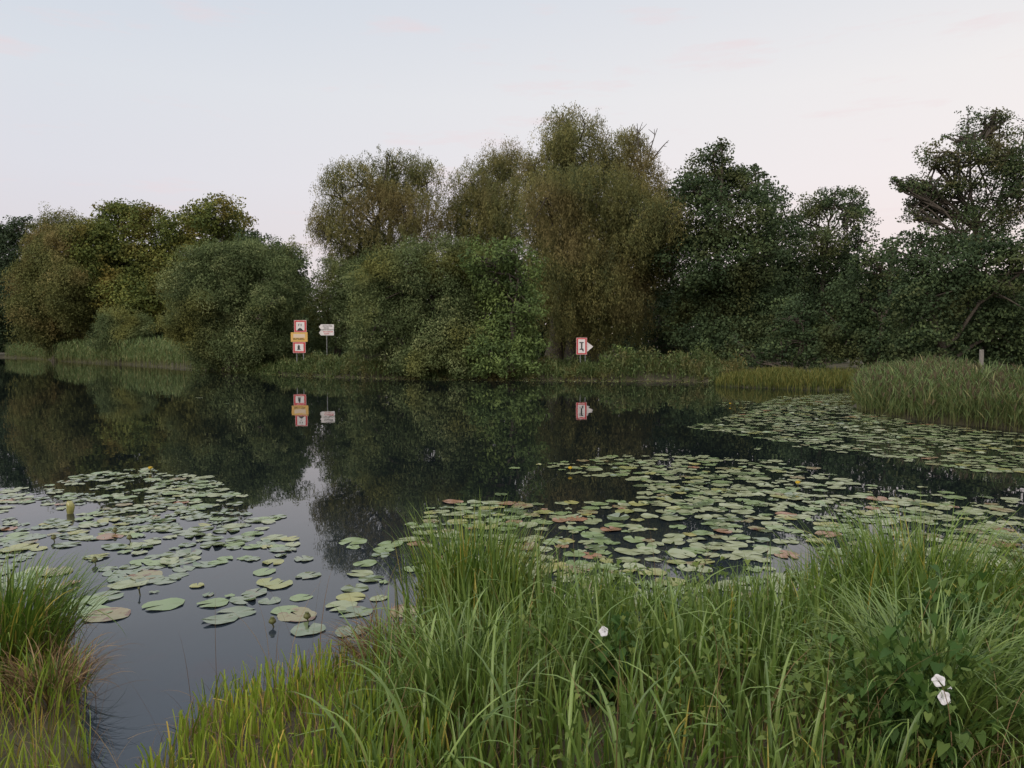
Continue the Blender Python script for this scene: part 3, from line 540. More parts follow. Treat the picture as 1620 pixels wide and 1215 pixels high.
P = landpoints(rng, 5200, 10, 24, 14, 34, -0.35, 3.2, lambda q: (q[:, 0] > 0.45 * q[:, 1]) & (q[:, 0] < 0.85 * q[:, 1]))
a, b_ = reed_patch(rng, P, 0.62 * (1 + 0.22 * wob(P[:, 0], P[:, 1])), 1.28 * (1 + 0.22 * wob(P[:, 0] * 0.7, P[:, 1])), 0.024, 5, 0.32)
put('reeds', a, G_REED, 'tall green common reeds standing in the water at the right edge', 'reeds')
put('reed_plumes', b_, G_PLUME, 'purplish brown feathery plumes topping the reeds at the right', 'reed plumes')
# ---- left reed bed, far
rng = np.random.default_rng(71)
P = landpoints(rng, 5200, -110, -30, 78, 215, -0.8, 7, lambda q: (np.abs(q[:, 0]) < 0.72 * q[:, 1]) & (q[:, 0] < -0.40 * q[:, 1]))
a, b_ = reed_patch(rng, P, 2.0, 3.3, 0.085, 4, 0.0, seg=4)
put('far_reeds', a, G_REED, 'pale green reed bed along the far left shore', 'reeds')
# ---- yellow bank
rng = np.random.default_rng(72); y0 = onwater(1250, 615)[1]
xa, xb = onwater(1133, 608)[0], onwater(1358, 617)[0]
P = landpoints(rng, 6500, xa - 0.5, xb + 1.5, y0 - 3, y0 + 5, -0.15, 4)
put('bank_grass', [field(rng, P, 0.30, 0.78, 0.03, 0.055, 0.3, (0.3, 1.8), seg=5, vfold=0)], G_YEL, 'yellow green grass strip on the low bank in front of the alders', 'grass')
# ---- herbs along the far bank
rng = np.random.default_rng(73)
def herbhit(q):
    t = q[:, 0] / q[:, 1] * F + CX
    return (q[:, 1] > 46) & (t > 262) & (t < 1175)
P = landpoints(rng, 4200, -32, 18, 44, 92, -0.2, 5.0, herbhit)
def hh_(q):
    t = q[:, 0] / q[:, 1] * F + CX; low = ((t > 325) & (t < 440)) | ((t > 625) & (t < 850))
    return np.where(low, 0.35, np.where((t > 950) & (t < 1130), 1.35, 0.95)) * (0.75 + 0.55 * np.sin(q[:, 0] * 0.9 + 1.1 * np.sin(q[:, 0] * 0.37)) * np.cos(q[:, 1] * 0.8 + q[:, 0] * 0.3) + 0.25 * np.sin(q[:, 0] * 2.9))
hp = np.clip(hh_(P), 0.3, 1.7)
a, _ = reed_patch(rng, P, 0.5 * hp, 1.2 * hp, 0.06, 3, 0, seg=3)
nh = 34000; idx = rng.integers(0, len(P), nh); q = P[idx] + rng.normal(0, 0.3, (nh, 2)); z = ground(q[:, 0], q[:, 1]) + rng.uniform(0.05, 1.15, nh) * np.clip(hh_(q), 0.3, 1.7)
V, Q = leaves(rng, np.column_stack([q, np.maximum(z, 0.05)]), rng.normal(size=(nh, 3)), rng.normal(size=(nh, 3)) + np.array([0, -0.2, 0.8]), rng.uniform(0.12, 0.28, nh), rng.uniform(0.06, 0.13, nh))
tt = np.repeat(rng.random(nh), 4); a.append((V, Q, tt, np.ones(len(V))))
put('bank_herbs', a, G_HERB, 'waist high herbs and sedges along the foot of the far bank', 'undergrowth')

# ---- broad leaved weeds on the near bank
def heart_leaves(rng, C, yaw, pitch, size, tint):
    sh = np.array([(0, 0), (-0.30, -0.16), (-0.46, 0.10), (-0.34, 0.45), (0, 1.0), (0.34, 0.45), (0.46, 0.10), (0.30, -0.16), (0, 0.42)])
    n = len(C); V = np.zeros((n, 9, 3)); cyw, syw = np.cos(yaw), np.sin(yaw); cp, sp = np.cos(pitch), np.sin(pitch)
    for k, (x, y) in enumerate(sh):
        lift = 0.10 * abs(x) * 2 - 0.12 * y * y
        fx = x; fy = y * cp; fz = -y * sp + lift
        V[:, k] = np.stack([(fx * cyw - fy * syw), (fx * syw + fy * cyw), fz + 0 * yaw], 1) * size[:, None] + C
    I = (np.arange(n) * 9)[:, None]
    Q = np.concatenate([I + np.array([[0, 1, 2, 3]]), I + np.array([[0, 3, 4, 8]]), I + np.array([[0, 8, 4, 5]]), I + np.array([[0, 5, 6, 7]])])
    return V.reshape(-1, 3), Q, np.repeat(tint, 9), np.ones(n * 9)
M_VINE = leafmat('bindweed_leaves', [(0, (0.035, 0.080, 0.018)), (0.6, (0.070, 0.135, 0.032)), (1, (0.13, 0.19, 0.05))], trans=0.3, rough=0.5)
M_NETTLE = leafmat('weed_leaves', [(0, (0.050, 0.085, 0.018)), (0.6, (0.095, 0.145, 0.032)), (1, (0.16, 0.20, 0.05))], trans=0.3, rough=0.55)
rng = np.random.default_rng(80)
parts = []
P = landpoints(rng, 330, 0.0, 4.5, 2.9, 5.4, 0.1, 9, vis); P = P[clear(P)]; g0 = on_ground(P, 0)
for (p, s_) in zip(g0, rng.uniform(0.3, 0.75, len(g0))):
    n = 15; t = rng.uniform(0.2, 1, n)
    lx = rng.normal(0, 0.09); ly = rng.normal(0, 0.09)
    C = np.column_stack([p[0] + lx * t + rng.normal(0, 0.02, n), p[1] + ly * t + rng.normal(0, 0.02, n), p[2] + t * s_])
    parts.append(heart_leaves(rng, C, rng.uniform(0, 6.28, n), rng.uniform(-0.1, 1.0, n), rng.uniform(0.02, 0.04, n), rng.random(n)))
put('weeds', parts, M_NETTLE, 'low broad leaved weeds showing between the blades of the near bank', 'weeds')

M_PETAL = leafmat('white_petals', [(0, (0.78, 0.76, 0.80)), (1, (0.78, 0.76, 0.80))], trans=0.25, rough=0.6, spec=0.2)
def trumpet(parent, C, D, r, openness=1.0):
    """five lobed bindweed flower facing D"""
    D = unit(np.array(D, float)); a = unit(np.cross(D, (0.1, 0.2, 1.0))); b = np.cross(D, a); V = []; K = 30
    prof = [(0.004, -0.9), (0.10, -0.75), (0.16, -0.5), (0.30, -0.25), (0.62, -0.06), (0.92, 0.02), (1.0, -0.02)]
    for rr, zz in prof:
        for k in range(K):
            th = 2 * math.pi * k / K; lob = 1 + 0.09 * math.cos(5 * th) * rr; ruf = 0.07 * rr * math.sin(5 * th + 0.6) + 0.03 * rr * math.sin(11 * th)
            V.append(np.array(C) + r * (rr * lob * openness * (math.cos(th) * a + math.sin(th) * b) + (zz + ruf + (1 - openness) * rr * 0.9) * D))
    I = np.arange(len(prof) * K).reshape(len(prof), K); Q = np.stack([I[:-1], np.roll(I, -1, 1)[:-1], np.roll(I, -1, 1)[1:], I[1:]], -1).reshape(-1, 4)
    o = mesh_np('flower', np.array(V), Q, M_PETAL, parent, {'tint': np.zeros(len(V))}); 
    mb = MB(); mb.tube([np.array(C) - D * r * 1.5, np.array(C) - D * r * 0.72], [0.003, r * 0.14], 6); mb.build('calyx', M_VINE, o if False else parent, smooth=True)
    return o
def bindweed(label, c, n, spread, top, seed, flowers):
    rng = np.random.default_rng(seed); gz = float(ground(np.array([c[0]]), np.array([c[1]]))[0]); root = empty('bindweed', (c[0], c[1], gz)); tag(root, label, 'bindweed', 'flowering bindweed in the near grass')
    mb = MB(); LC, LY = [], []
    ends = [np.array(f[0]) for f in flowers]
    for k in range(n):
        e = ends[k] - np.array([0, 0, 0.02]) if k < len(ends) else np.array([c[0] + rng.normal(0, spread), c[1] + rng.normal(0, spread * 0.6), gz + rng.uniform(0.5, 1) * top])
        s0 = np.array([c[0] + rng.normal(0, spread * 0.7), c[1] + rng.normal(0, spread * 0.5), gz]); t = np.linspace(0, 1, 16)[:, None]
        P = s0 + (e - s0) * t + np.concatenate([0.035 * np.sin(t * 19 + k), 0.035 * np.cos(t * 19 + k), 0 * t], 1) * np.sin(math.pi * t)
        mb.tube(P, 0.0018, 4, cap=False)
        for j in range(2, 15):
            for _ in range(2): LC.append(P[j] + rng.normal(0, 0.022, 3)); LY.append(rng.uniform(0, 6.28))
    m_ = len(LC)
    Lf = heart_leaves(rng, np.array(LC), np.array(LY), rng.uniform(0.4, 1.3, m_), rng.uniform(0.035, 0.062, m_), rng.random(m_))
    mb.build('stem', M_VINE, root, smooth=True); put('foliage', [Lf], M_VINE, None, None, parent=root)
    for f in flowers: trumpet(root, *f)
fa = at(955, 999, 3.85); fb = at(1485, 1077, 3.15); fc = at(1494, 1104, 3.05); fd = at(1502, 1089, 3.1)
bindweed('bindweed vine with one white trumpet flower left of centre in the grass', (fa[0] + 0.02, fa[1] + 0.15), 7, 0.12, 0.55, 81, [(tuple(fa), (-0.5, -0.8, 0.4), 0.026, 0.95)])
bindweed('leafy bindweed with paired white trumpet flowers in the right hand grass', (fc[0] - 0.05, fc[1] + 0.2), 26, 0.22, 0.75, 82, [(tuple(fb), (-0.45, -0.75, 0.45), 0.025, 1.0), (tuple(fc), (0.1, -0.9, 0.35), 0.027, 1.0), (tuple(fd), (0.6, -0.5, 0.5), 0.014, 0.4)])
bindweed('bindweed without flowers climbing blades at the right of the loose sedge tussock', (2.55, 4.1), 16, 0.22, 0.8, 83, [])

# ------------------------------------------------------------------ lily pads
def padmat(name, c1, c2, spot, spotamt, rough=0.24):
    m, nt, o = newmat(name); N = nt.nodes.new; L = nt.links.new
    tcx = N('ShaderNodeTexCoord'); oi = N('ShaderNodeObjectInfo'); n = N('ShaderNodeTexNoise'); n.inputs['Scale'].default_value = 9; n.inputs['Detail'].default_value = 5
    g = N('ShaderNodeNewGeometry'); L(g.outputs['Position'], n.inputs['Vector'])
    n2 = N('ShaderNodeTexNoise'); n2.inputs['Scale'].default_value = 1.6; n2.inputs['Detail'].default_value = 3; L(g.outputs['Position'], n2.inputs['Vector'])
    mr2 = N('ShaderNodeMapRange'); mr2.inputs[1].default_value = 0.3; mr2.inputs[2].default_value = 0.7; L(n2.outputs[0], mr2.inputs[0])
    mx = N('ShaderNodeMix'); mx.data_type = 'RGBA'; mx.inputs[6].default_value = (*c1, 1); mx.inputs[7].default_value = (*c2, 1); L(mr2.outputs[0], mx.inputs[0])
    mr = N('ShaderNodeMapRange'); mr.inputs[1].default_value = 0.66 - spotamt; mr.inputs[2].default_value = 0.74 - spotamt; L(n.outputs[0], mr.inputs[0])
    m2 = N('ShaderNodeMix'); m2.data_type = 'RGBA'; L(mr.outputs[0], m2.inputs[0]); L(mx.outputs[2], m2.inputs[6]); m2.inputs[7].default_value = (*spot, 1)
    p = N('ShaderNodeBsdfPrincipled'); L(m2.outputs[2], p.inputs['Base Color']); p.inputs['Roughness'].default_value = rough; p.inputs['Specular IOR Level'].default_value = 0.6
    bm = N('ShaderNodeBump'); bm.inputs['Strength'].default_value = 0.3; bm.inputs['Distance'].default_value = 0.01; L(n.outputs[0], bm.inputs['Height']); L(bm.outputs[0], p.inputs['Normal'])
    L(p.outputs[0], o.inputs[0]); return m
PADK = [('pale green', padmat('pad_pale', (0.185, 0.215, 0.115), (0.230, 0.250, 0.140), (0.12, 0.085, 0.03), -0.06)),
        ('mid green', padmat('pad_green', (0.125, 0.180, 0.070), (0.165, 0.215, 0.090), (0.15, 0.12, 0.03), -0.08)),
        ('yellowing', padmat('pad_yellow', (0.260, 0.240, 0.070), (0.170, 0.200, 0.075), (0.16, 0.075, 0.025), 0.02)),
        ('brown blotched', padmat('pad_blotched', (0.160, 0.180, 0.085), (0.190, 0.150, 0.070), (0.115, 0.052, 0.022), 0.12)),
        ('reddish brown', padmat('pad_red', (0.240, 0.110, 0.060), (0.190, 0.120, 0.070), (0.075, 0.035, 0.02), 0.06)),
        ('wet dull green', padmat('pad_wet', (0.085, 0.125, 0.065), (0.125, 0.150, 0.085), (0.10, 0.07, 0.035), 0.04, 0.06))]
def padshape(rng, r, seg=22):
    """near-round floating leaf with a narrow notch, a few ripples, an edge turned up here and there"""
    notch = rng.uniform(0.12, 0.26); th = np.linspace(notch, 2 * math.pi - notch, seg)
    el = rng.uniform(0.78, 0.98); rad = 1 + 0.05 * np.sin(th * 3 + rng.uniform(0, 6)) + 0.03 * np.sin(th * 7 + rng.uniform(0, 6)) + rng.normal(0, 0.012, seg)
    if rng.random() < 0.35: rad[rng.integers(3, seg - 3)] *= rng.uniform(0.65, 0.85)     # a bite in the edge
    cup = rng.uniform(0, 0.022) if rng.random() < 0.25 else rng.uniform(0, 0.004)
    ph = rng.uniform(0, 6.28); V = [(0.12 * 0, 0, 0.004)]
    for f in (0.55, 1.0):
        for k in range(seg):
            z = 0.006 + (0.004 * np.sin(th[k] * 4 + ph) + cup * max(0, math.cos(th[k] - ph)) ** 2) * f * f
            V.append((math.cos(th[k]) * rad[k] * f, math.sin(th[k]) * rad[k] * f * el, z / max(r, 0.05) * r * 5 * 0.2 + 0))
    V = np.array(V); V[:, :2] *= r; V[:, 2] = V[:, 2] - 0.003; V[0, 2] = 0.002; Q = []
    tri = [(0, 1 + k, 2 + k) for k in range(seg - 1)]
    for k in range(seg - 1): Q.append((1 + k, 1 + seg + k, 2 + seg + k, 2 + k))
    return V, tri, Q
PADS = []   # (kind, variant mesh)
rng = np.random.default_rng(90); NV = 6; PV = {}
for ki, (kn, km) in enumerate(PADK):
    for v in range(NV):
        V, tri, Q = padshape(rng, 1.0 * 0.17); me = bpy.data.meshes.new('lily_pad'); me.from_pydata([tuple(x) for x in V], [], tri + Q); me.materials.append(km)
        me.polygons.foreach_set('use_smooth', np.ones(len(me.polygons), bool)); me.update(); PV[ki, v] = me
# zones in the picture, laid on the water: polygon, pads per m2, colour weights
def inpoly(P, poly):
    poly = np.array(poly, float); x, y = P[:, 0], P[:, 1]; ins = np.zeros(len(P), bool)
    for a, b in zip(poly, np.roll(poly, -1, 0)):
        c = (a[1] > y) != (b[1] > y)
        with np.errstate(divide='ignore', invalid='ignore'): xi = (b[0] - a[0]) * (y - a[1]) / (b[1] - a[1]) + a[0]
        ins ^= c & (x < xi)
    return ins
Z = [  # name, polygon, density, min gap factor, weights
 ('left', [(-80, 775), (60, 772), (140, 748), (230, 742), (320, 752), (385, 785), (372, 800), (300, 810), (250, 805), (120, 790), (-80, 805)], 19, 0.52, (.5, .38, .08, .03, .01, 0.60)),
 ('left', [(-80, 785), (150, 790), (330, 800), (440, 822), (480, 880), (460, 890), (340, 895), (250, 925), (120, 935), (-80, 930)], 20, 0.45, (.40, .34, .14, .10, .03, 1.60)),
 ('left', [(90, 935), (300, 935), (230, 985), (130, 985)], 2.6, 0.9, (.2, .7, .06, .03, .01, 1.20)),
 ('left', [(300, 920), (560, 890), (600, 930), (520, 1000), (330, 990)], 1.5, 0.9, (.2, .7, .06, .03, .01, 1.20)),
 ('middle', [(540, 850), (650, 860), (640, 900), (540, 900)], 2.2, 0.8, (.4, .5, .05, .03, .02, 0.50)),
 ('middle', [(530, 905), (640, 895), (720, 880), (720, 1010), (540, 1005)], 8, 0.75, (.25, .35, .2, .14, .06, 1.00)),
 ('right', [(640, 805), (720, 792), (830, 796), (1000, 792), (1020, 850), (960, 885), (700, 895), (640, 850)], 17, 0.52, (.42, .27, .13, .11, .07, 0.15)),
 ('right', [(850, 735), (1000, 718), (1120, 722), (1290, 740), (1350, 765), (1240, 790), (1130, 785), (1000, 760), (900, 752)], 14, 0.58, (.60, .27, .08, .03, .02, 0.15)),
 ('right', [(1010, 765), (1240, 778), (1640, 802), (1700, 960), (960, 960), (1000, 850)], 17, 0.52, (.50, .32, .09, .06, .03, 0.15)),
 ('right', [(1240, 762), (1450, 770), (1640, 795), (1640, 812), (1250, 790)], 4.5, 0.75, (.62, .30, .05, .02, .01, 0.15)),
 ('right', [(640, 880), (1000, 880), (980, 960), (700, 960)], 18, 0.5, (.3, .25, .2, .15, .1, 0.15)),
 ('middle', [(770, 735), (1290, 700), (1300, 745), (860, 750), (780, 750)], 0.45, 0.9, (.6, .3, .05, .03, .02, 0.15)),
 ('middle', [(600, 775), (850, 760), (860, 800), (600, 800)], 0.25, 0.9, (.6, .3, .05, .03, .02, 0.15)),
 ('far', [(1085, 676), (1170, 655), (1230, 628), (1345, 622), (1350, 646), (1450, 668), (1640, 690), (1660, 752), (1540, 745), (1420, 728), (1300, 712), (1180, 690)], 12.0, 0.6, (.60, .30, .05, .04, .01, 0.15)),
 ('far', [(1130, 640), (1180, 630), (1200, 640), (1170, 650)], 3, 0.8, (.6, .3, .05, .04, .01, 0.15)),
 ('edge', [(430, 594), (560, 597.5), (560, 599.5), (430, 596)], 0.35, 1, (.4, .2, .3, .1, 0, 0.15)),
 ('edge', [(150, 640), (480, 600), (480, 680), (150, 700)], 0.02, 1, (.6, .3, .05, .03, .02, 0.15)),
]
SH = ((330, 587), (400, 590), (520, 596.5), (610, 599), (700, 600), (900, 602), (1060, 603), (1140, 604.5))
pads = []  # x, y, r, kind, zone
cell = {}
def try_add(x, y, r, gap, kind, zn):
    gx_, gy_ = int(math.floor(x / 0.5)), int(math.floor(y / 0.5))
    for i in (-1, 0, 1):
        for j in (-1, 0, 1):
            for (a, b, c) in cell.get((gx_ + i, gy_ + j), ()):
                if math.hypot(a - x, b - y) < (c + r) * gap: return False
    cell.setdefault((gx_, gy_), []).append((x, y, r)); pads.append((x, y, r, kind, zn)); return True
def clumpf(x, y): return 0.5 + 0.5 * math.sin(x * 1.9 + 1.7 * math.sin(y * 1.1 + x * 0.4)) * math.cos(y * 1.6 + 0.8 * math.sin(x * 1.3))
rng = np.random.default_rng(91)
for px, py, r in ((260, 958, .17), (348, 982, .14), (372, 970, .17), (338, 955, .13), (403, 939, .13), (384, 950, .13), (418, 906, .12), (427, 951, .10), (476, 946, .10), (470, 974, .18), (452, 966, .12), (446, 981, .14), (487, 997, .14), (425, 922, .12), (440, 926, .14), (462, 923, .14), (488, 911, .13), (570, 908, .13), (562, 931, .13), (558, 857, .17), (618, 862, .16), (608, 870, .13), (603, 878, .11), (556, 946, .13), (578, 892, .13), (135, 955, .18), (165, 945, .17), (192, 938, .14), (170, 974, .18), (150, 968, .16), (205, 925, .18), (90, 905, .17), (30, 868, .2), (440, 818, .13), (400, 845, .13), (792, 783, .13), (800, 797, .15), (555, 999, .14), (480, 885, .12)):
    w = onwater(px, py); try_add(w[0], w[1], r, 0.5, int(rng.choice(6, p=(.1, .35, .1, .04, .01, .4))), 'left' if px < 530 else 'middle')
for zn, poly, dens, gap, wts in Z:
    W = np.array([onwater(*p)[:2] for p in poly]); lo, hi = W.min(0), W.max(0); area = 0.5 * abs(sum(W[i - 1][0] * W[i][1] - W[i][0] * W[i - 1][1] for i in range(len(W))))
    tgt = int(area * dens); wts = np.array(wts) / sum(wts); n0 = len(pads)
    for _ in range(tgt * 10):
        if len(pads) - n0 >= tgt: break
        x, y = rng.uniform(lo, hi); 
        if not inpoly(np.array([[x, y]]), W)[0]: continue
        if dens > 5 and rng.random() > (0.12 if zn == 'left' else 0.36) + 1.0 * clumpf(x, y): continue
        r = float(np.clip(rng.normal(0.128, 0.038), 0.055, 0.20)) * (0.95 if zn == 'far' else 0.82 if zn == 'left' else 0.9)
        try_add(x, y, r, gap, int(rng.choice(6, p=wts)), zn)
for _ in range(1500):
    px = rng.uniform(425, 1135); i_ = int(np.searchsorted([a_[0] for a_ in SH], px)) ; (xa_, ya_), (xb_, yb_) = SH[i_ - 1], SH[i_]
    py = ya_ + (yb_ - ya_) * (px - xa_) / (xb_ - xa_) + abs(rng.normal(0, 0.9)) + 0.1
    w = onwater(px, py); pads.append((w[0], w[1], rng.uniform(0.03, 0.11), int(rng.choice(6, p=(.25, .1, .35, .25, .05, 0))), 'edge'))
pads = [p for p in pads if sdist(np.array([p[0]]), np.array([p[1]]))[0] < -0.02 or p[4] == 'edge']
XY = np.array([(p[0], p[1]) for p in pads]); S = proj(np.column_stack([XY, np.zeros(len(XY))]))
size = np.array([p[2] for p in pads]) / S[:, 2] * np.sqrt(H / np.hypot(XY[:, 1], H))
grass_line = np.where(S[:, 0] > 690, 880, 1010)
vis_ = (S[:, 0] > 0) & (S[:, 0] < 1620) & (S[:, 1] < grass_line)
order = np.argsort(-np.where(vis_, size, 0)); single = set(order[:296].tolist())
def place(x, y):
    if x < 700:
        h = 'by the left edge' if x < 110 else 'left of the sky reflection' if x < 300 else 'beside the sky reflection' if x < 420 else 'in the open sky reflection' if x < 530 else 'just left of the tall sedge'
        v = 'behind the curled upright leaf' if y < 800 else 'around the curled upright leaf' if y < 850 else 'in the middle of the left patch' if y < 900 else 'at the near end of the left patch' if y < 950 else 'near the short grass'
    else:
        h = 'behind the tall sedge tussock' if x < 880 else 'below the white triangle sign' if x < 1020 else 'right of centre' if x < 1180 else 'below the paired alder' if x < 1360 else 'below the wooden post' if x < 1500 else 'by the right edge'
        v = 'at the far rim of the right patch' if y < 775 else 'in the farther half of the right patch' if y < 810 else 'in the middle of the right patch' if y < 840 else 'close behind the near grass'
    return v, h
ORD = ['leftmost', 'second from the left', 'third from the left', 'fourth from the left', 'fifth from the left', 'sixth from the left', 'seventh from the left', 'eighth from the left', 'ninth from the left', 'tenth from the left', 'eleventh from the left', 'twelfth from the left']
cls = {}
med = float(np.median([pads[i][2] for i in single]))
for i in single:
    x, y, r, k, zn = pads[i]; sz = 'large' if r > med * 1.12 else 'small' if r < med * 0.88 else 'medium'
    cls.setdefault((sz, PADK[k][0]) + place(S[i, 0], S[i, 1]), []).append(i)
rest = []
for key, ids in cls.items():
    ids.sort(key=lambda i: S[i, 0])
    for j, i in enumerate(ids):
        x, y, r, k, zn = pads[i]; o = bpy.data.objects.new('lily_pad', PV[k, int(rng.integers(NV))]); col.objects.link(o)
        o.location = (x, y, 0.003 + 0.006 * rng.random()); o.rotation_euler = (rng.normal(0, 0.012), rng.normal(0, 0.012), rng.uniform(0, 6.28)); s_ = r / 0.17; o.scale = (s_, s_, s_)
        lab = f'{key[0]} {key[1]} lily pad {key[2]} {key[3]}'
        if len(ids) > 1: lab += ', ' + ORD[min(j, 11)] + ('' if len(lab.split()) > 12 else ' of these')
        lab = ' '.join(lab.split()[:16])
        tag(o, lab, 'lily pad', 'lily pads floating on the water')
Vs, Qs, mi, off = [], [], [], 0
vr = np.random.default_rng(92)
for i, (x, y, r, k, zn) in enumerate(pads):
    if i in single: continue
    V, tri, Q = padshape(vr, r, 12); a = vr.uniform(0, 6.28); ca, sa = math.cos(a), math.sin(a)
    V = np.column_stack([V[:, 0] * ca - V[:, 1] * sa + x, V[:, 0] * sa + V[:, 1] * ca + y, V[:, 2] + 0.003 + 0.006 * vr.random()])
    fs = [t + (t[2],) for t in tri] ; Vs.append(V)
    Qs += [tuple(off + j for j in t) for t in tri] + [tuple(off + j for j in q) for q in Q]; mi += [k] * (len(tri) + len(Q)); off += len(V)
me = bpy.data.meshes.new('lily_pad_carpet'); me.from_pydata([tuple(v) for v in np.concatenate(Vs)], [], Qs)
for _, km in PADK: me.materials.append(km)
me.polygons.foreach_set('material_index', np.array(mi, np.int32)); me.polygons.foreach_set('use_smooth', np.ones(len(mi), bool)); me.update()
o = bpy.data.objects.new('lily_pad_carpet', me); col.objects.link(o)
tag(o, 'carpet of smaller and farther lily pads on the water', 'lily pads', kind='stuff')
print('pads', len(pads), 'verts', sum(len(m_.vertices) for m_ in bpy.data.meshes))

# flowers, buds and a curled leaf
M_YPET = plainmat('pond_lily_yellow', (0.62, 0.42, 0.03), 0.5); M_BUD = plainmat('pond_lily_green', (0.10, 0.11, 0.03), 0.5, (0.06, 0.04, 0.02), 20)
for k, (px, py, lab) in enumerate([(238, 748, 'yellow pond lily bloom at the far rim of the left pads'), (902, 748, 'yellow pond lily bloom at the left tip of the far right pads'), (1155, 642, 'yellow pond lily bloom in the far pads near the yellow bank'), (1262, 772, 'yellow pond lily bloom among the pads right of centre')]):
    w = onwater(px, py); root = empty('pond_lily', (w[0], w[1], 0)); tag(root, lab, 'water lily', 'pond lily blooms standing above the pads')
    mb = MB(); mb.tube([(w[0], w[1], -0.15), (w[0] + 0.005, w[1], 0.02), (w[0], w[1], 0.07)], 0.006, 6); mb.build('stem', M_BUD, root, smooth=True)
    mb = MB(); mb.tube([(w[0], w[1], 0.065 + z_) for z_ in (0, 0.012, 0.03, 0.045)], [0.008, 0.032, 0.04, 0.03], 10); mb.build('bloom', M_YPET, root, smooth=True)
for k, (px, py, lab) in enumerate([(486, 984, 'dark seed pod on the pads in the sky reflection'), (431, 992, 'small lone pod in open water below the left pads'), (205, 857, 'brown pod in the middle of the left pads'), (150, 893, 'broad dark pod right above the left tussock'), (182, 845, 'yellowish pod left of the brown one'), (220, 942, 'thin dark stalk standing alone at the near end of the left pads'), (85, 857, 'dark curled pod nearest the left edge')]):
    w = onwater(px, py); root = empty('seed_pod', (w[0], w[1], 0)); tag(root, lab, 'seed pod', 'seed pods among the lily pads')
    mb = MB(); hh = 0.03 if k != 5 else 0.06
    mb.tube([(w[0], w[1], -0.12), (w[0] + 0.01, w[1], 0.0), (w[0], w[1], hh)], 0.006, 6); mb.build('stem', M_BUD, root, smooth=True)
    rr = 0.03 if k != 5 else 0.012
    mb = MB(); mb.tube([(w[0], w[1], hh - 0.005 + z_ * rr / 0.03) for z_ in (0, 0.015, 0.032, 0.05, 0.056)], [rr * 0.4, rr, rr * 0.9, rr * 0.45, rr * 0.55], 10); mb.build('pod', M_BUD, root, smooth=True)
w = onwater(111, 812); mb = MB()
mb.tube([(w[0], w[1], -0.05), (w[0], w[1], 0.02), (w[0] + 0.01, w[1], 0.09), (w[0] - 0.01, w[1], 0.14), (w[0] - 0.035, w[1], 0.155)], [0.02, 0.045, 0.05, 0.045, 0.015], 10)
tag(mb.build('curled_leaf', PADK[2][1], smooth=True), 'rolled up olive lily leaf standing upright among the left pads', 'leaf')

# ------------------------------------------------------------------ signs
def rect(mb, D, x0, y0, x1, y1, a, b):
    """board from picture corners measured at distance D, thickness from y=D+a to D+b"""
    p = at(x0, y0, D); q = at(x1, y1, D); mb.prism([(p[0], q[2]), (q[0], q[2]), (q[0], p[2]), (p[0], p[2])], D + a, D + b)
def polyp(mb, D, pts, a, b):
    mb.prism([(at(x, y, D)[0], at(x, y, D)[2]) for x, y in pts], D + a, D + b)
# stacked waterway signs
D = 65.0; fx = at(474.5, 560, D)[0]; gz = float(ground(np.array([fx]), np.array([D]))[0])
root = empty('waterway_sign', (fx, D, gz)); tag(root, 'stack of three waterway boards, red white over yellow over red white', 'sign')
mb = MB(); top = at(474, 507, D)[2]
for dx in (-0.28, 0.28): mb.tube([(fx + dx, D + 0.08, gz - 0.3), (fx + dx, D + 0.08, top - 0.05)], 0.04, 8)
mb.build('post', M_STEEL, root)
def redboard(nm, x0, y0, x1, y1, D, root, glyph, tw=2.6, lab=None):
    mb = MB(); rect(mb, D, x0, y0, x1, y1, 0, 0.03); o = mb.build(nm, M_PINK, root, bevel=0.008)
    if lab: o['label'] = lab
    mb = MB(); rect(mb, D, x0 + 0.8, y0 + 0.8, x1 - 0.8, y1 - 0.8, -0.006, -0.001); mb.build('border', M_RED, o) if False else None
    b_ = mb.build('border', M_RED, None); b_.parent = o; b_.data.transform(__import__('mathutils').Matrix.Translation(-Vector(root.location)))
    mb = MB(); rect(mb, D, x0 + tw + .6, y0 + tw + .2, x1 - tw - .6, y1 - tw - .2, -0.011, -0.007); b_ = mb.build('panel', M_WHITE, None); b_.parent = o; b_.data.transform(__import__('mathutils').Matrix.Translation(-Vector(root.location)))
    mb = MB()
    for g in glyph: polyp(mb, D, g, -0.016, -0.012)
    b_ = mb.build('symbol', M_BLACK, None); b_.parent = o; b_.data.transform(__import__('mathutils').Matrix.Translation(-Vector(root.location)))
    return o
def rc_(x0, y0, x1, y1): return [(x0, y1), (x1, y1), (x1, y0), (x0, y0)]
redboard('top_board', 465, 506.6, 485, 525.5, D, root, [[(470, 523.4), (480, 523.4), (478, 520.6), (475.6, 518.8), (473.6, 518.8), (471.4, 520.8)], rc_(472.2, 512.2, 473.2, 515.8), rc_(475.8, 512.2, 476.9, 515.8), rc_(473.6, 512.2, 474.8, 513.0)], lab='red framed white board with dark mound symbol')
redboard('bottom_board', 463.3, 541, 483.5, 558.4, D, root, [[(471, 553), (474.5, 553), (474.5, 548), (473.4, 545.4), (472.2, 545.4), (471, 548)], rc_(470, 552.6, 475.6, 553.4)], lab='red framed white board with dark bottle shaped symbol')
mb = MB(); rect(mb, D, 460, 525.8, 486.7, 540.7, -0.02, 0.03); yb = mb.build('yellow_board', M_YELLOW, root, bevel=0.008)
TR = lambda o_: (setattr(o_, 'parent', yb), o_.data.transform(__import__('mathutils').Matrix.Translation(-Vector(root.location))))
mb = MB(); rect(mb, D, 464.3, 528.4, 482.6, 534.2, -0.026, -0.021); TR(mb.build('panel', M_PALEYEL))
mb = MB()
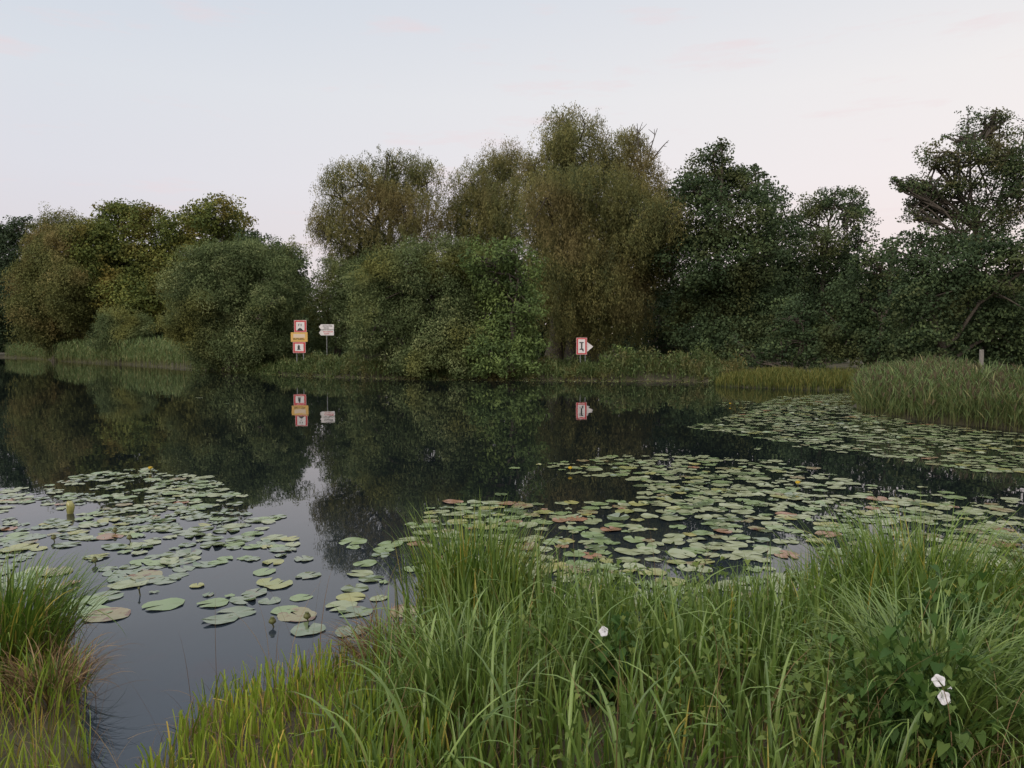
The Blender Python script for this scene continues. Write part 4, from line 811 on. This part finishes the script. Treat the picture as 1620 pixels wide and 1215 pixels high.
for yy, xs in ((535.2, ((463.5, 467.5), (468.3, 474), (474.6, 480.5))), (537.0, ((464, 470), (470.8, 481.8)))):
    for a_, b2 in xs: rect(mb, D, a_, yy, b2, yy + 0.8, -0.027, -0.0215)
TR(mb.build('lettering', M_BLACK))
# arrow signs
D = 66.0; fx = at(517, 560, D)[0]; gz = float(ground(np.array([fx]), np.array([D]))[0])
root = empty('direction_sign', (fx, D, gz)); tag(root, 'two white arrow boards pointing left on a thin pole', 'sign')
mb = MB(); mb.tube([(fx, D + 0.05, gz - 0.3), (fx, D + 0.05, at(517, 513, D)[2])], 0.035, 8); mb.build('post', M_STEEL, root)
rngs = np.random.default_rng(5)
for y0 in (513.2, 522.4):
    y1 = y0 + 8.2; mb = MB(); polyp(mb, D, [(504.6, (y0 + y1) / 2), (507.6, y1), (528.2, y1), (528.2, y0), (507.6, y0)], 0, 0.02); bd = mb.build('arrow_board', M_WHITE, root, bevel=0.005)
    mb = MB()
    for row, (xa_, xb_) in enumerate(((510.5, 525.5), (512, 521))):
        x = xa_ + (0 if y0 < 520 else 0.6); yy = y0 + 1.7 + row * 3.2
        while x < xb_:
            w_ = rngs.uniform(0.5, 1.1); rect(mb, D, x, yy + rngs.uniform(0, 0.3), x + w_, yy + 1.5, -0.006, -0.001); x += w_ + 0.35
    lt = mb.build('lettering', M_BLACK if y0 < 520 else M_RED); lt.parent = bd; lt.data.transform(__import__('mathutils').Matrix.Translation(-Vector(root.location)))
# single red board with triangle
D = 54.5; fx = at(920.5, 560, D)[0]; gz = float(ground(np.array([fx]), np.array([D]))[0])
root = empty('waterway_sign', (fx, D, gz)); tag(root, 'single red framed board with black symbol and white triangle pointing right', 'sign')
mb = MB()
for px in (918.2, 926): x = at(px, 550, D)[0]; mb.tube([(x, D + 0.07, gz - 0.3), (x, D + 0.07, at(px, 537, D)[2])], 0.035, 8)
mb.build('post', M_STEEL, root)
redboard('board', 911.8, 534.3, 928.6, 561, D, root, [rc_(916.6, 541.2, 923.4, 542.8), rc_(919.2, 542.8, 921.4, 551.5), [(917, 553.4), (923.2, 553.4), (923.2, 552), (921.4, 551.5), (919.2, 551.5), (917, 552)], [(921.4, 555.6), (924, 555.6), (922.8, 553.4), (921.2, 553.4)]], tw=2.2)
mb = MB(); polyp(mb, D, [(928.9, 541.3), (938.6, 548.2), (928.9, 556.6)], 0.002, 0.025); mb.build('triangle', M_WHITE, root, bevel=0.004)
# wooden post in the right reeds
D = 26.5; p = at(1553, 553, D); g_ = float(ground(np.array([p[0]]), np.array([D]))[0]); mb = MB()
mb.tube([(p[0] + 0.02, D, g_ - 0.3), (p[0] + 0.01, D, 1.2), (p[0], D, p[2] - 0.03), (p[0], D, p[2])], [0.08, 0.075, 0.07, 0.06], 10)
tag(mb.build('wooden_post', M_WOOD, smooth=False), 'weathered grey wooden post standing up out of the right hand reeds', 'post')
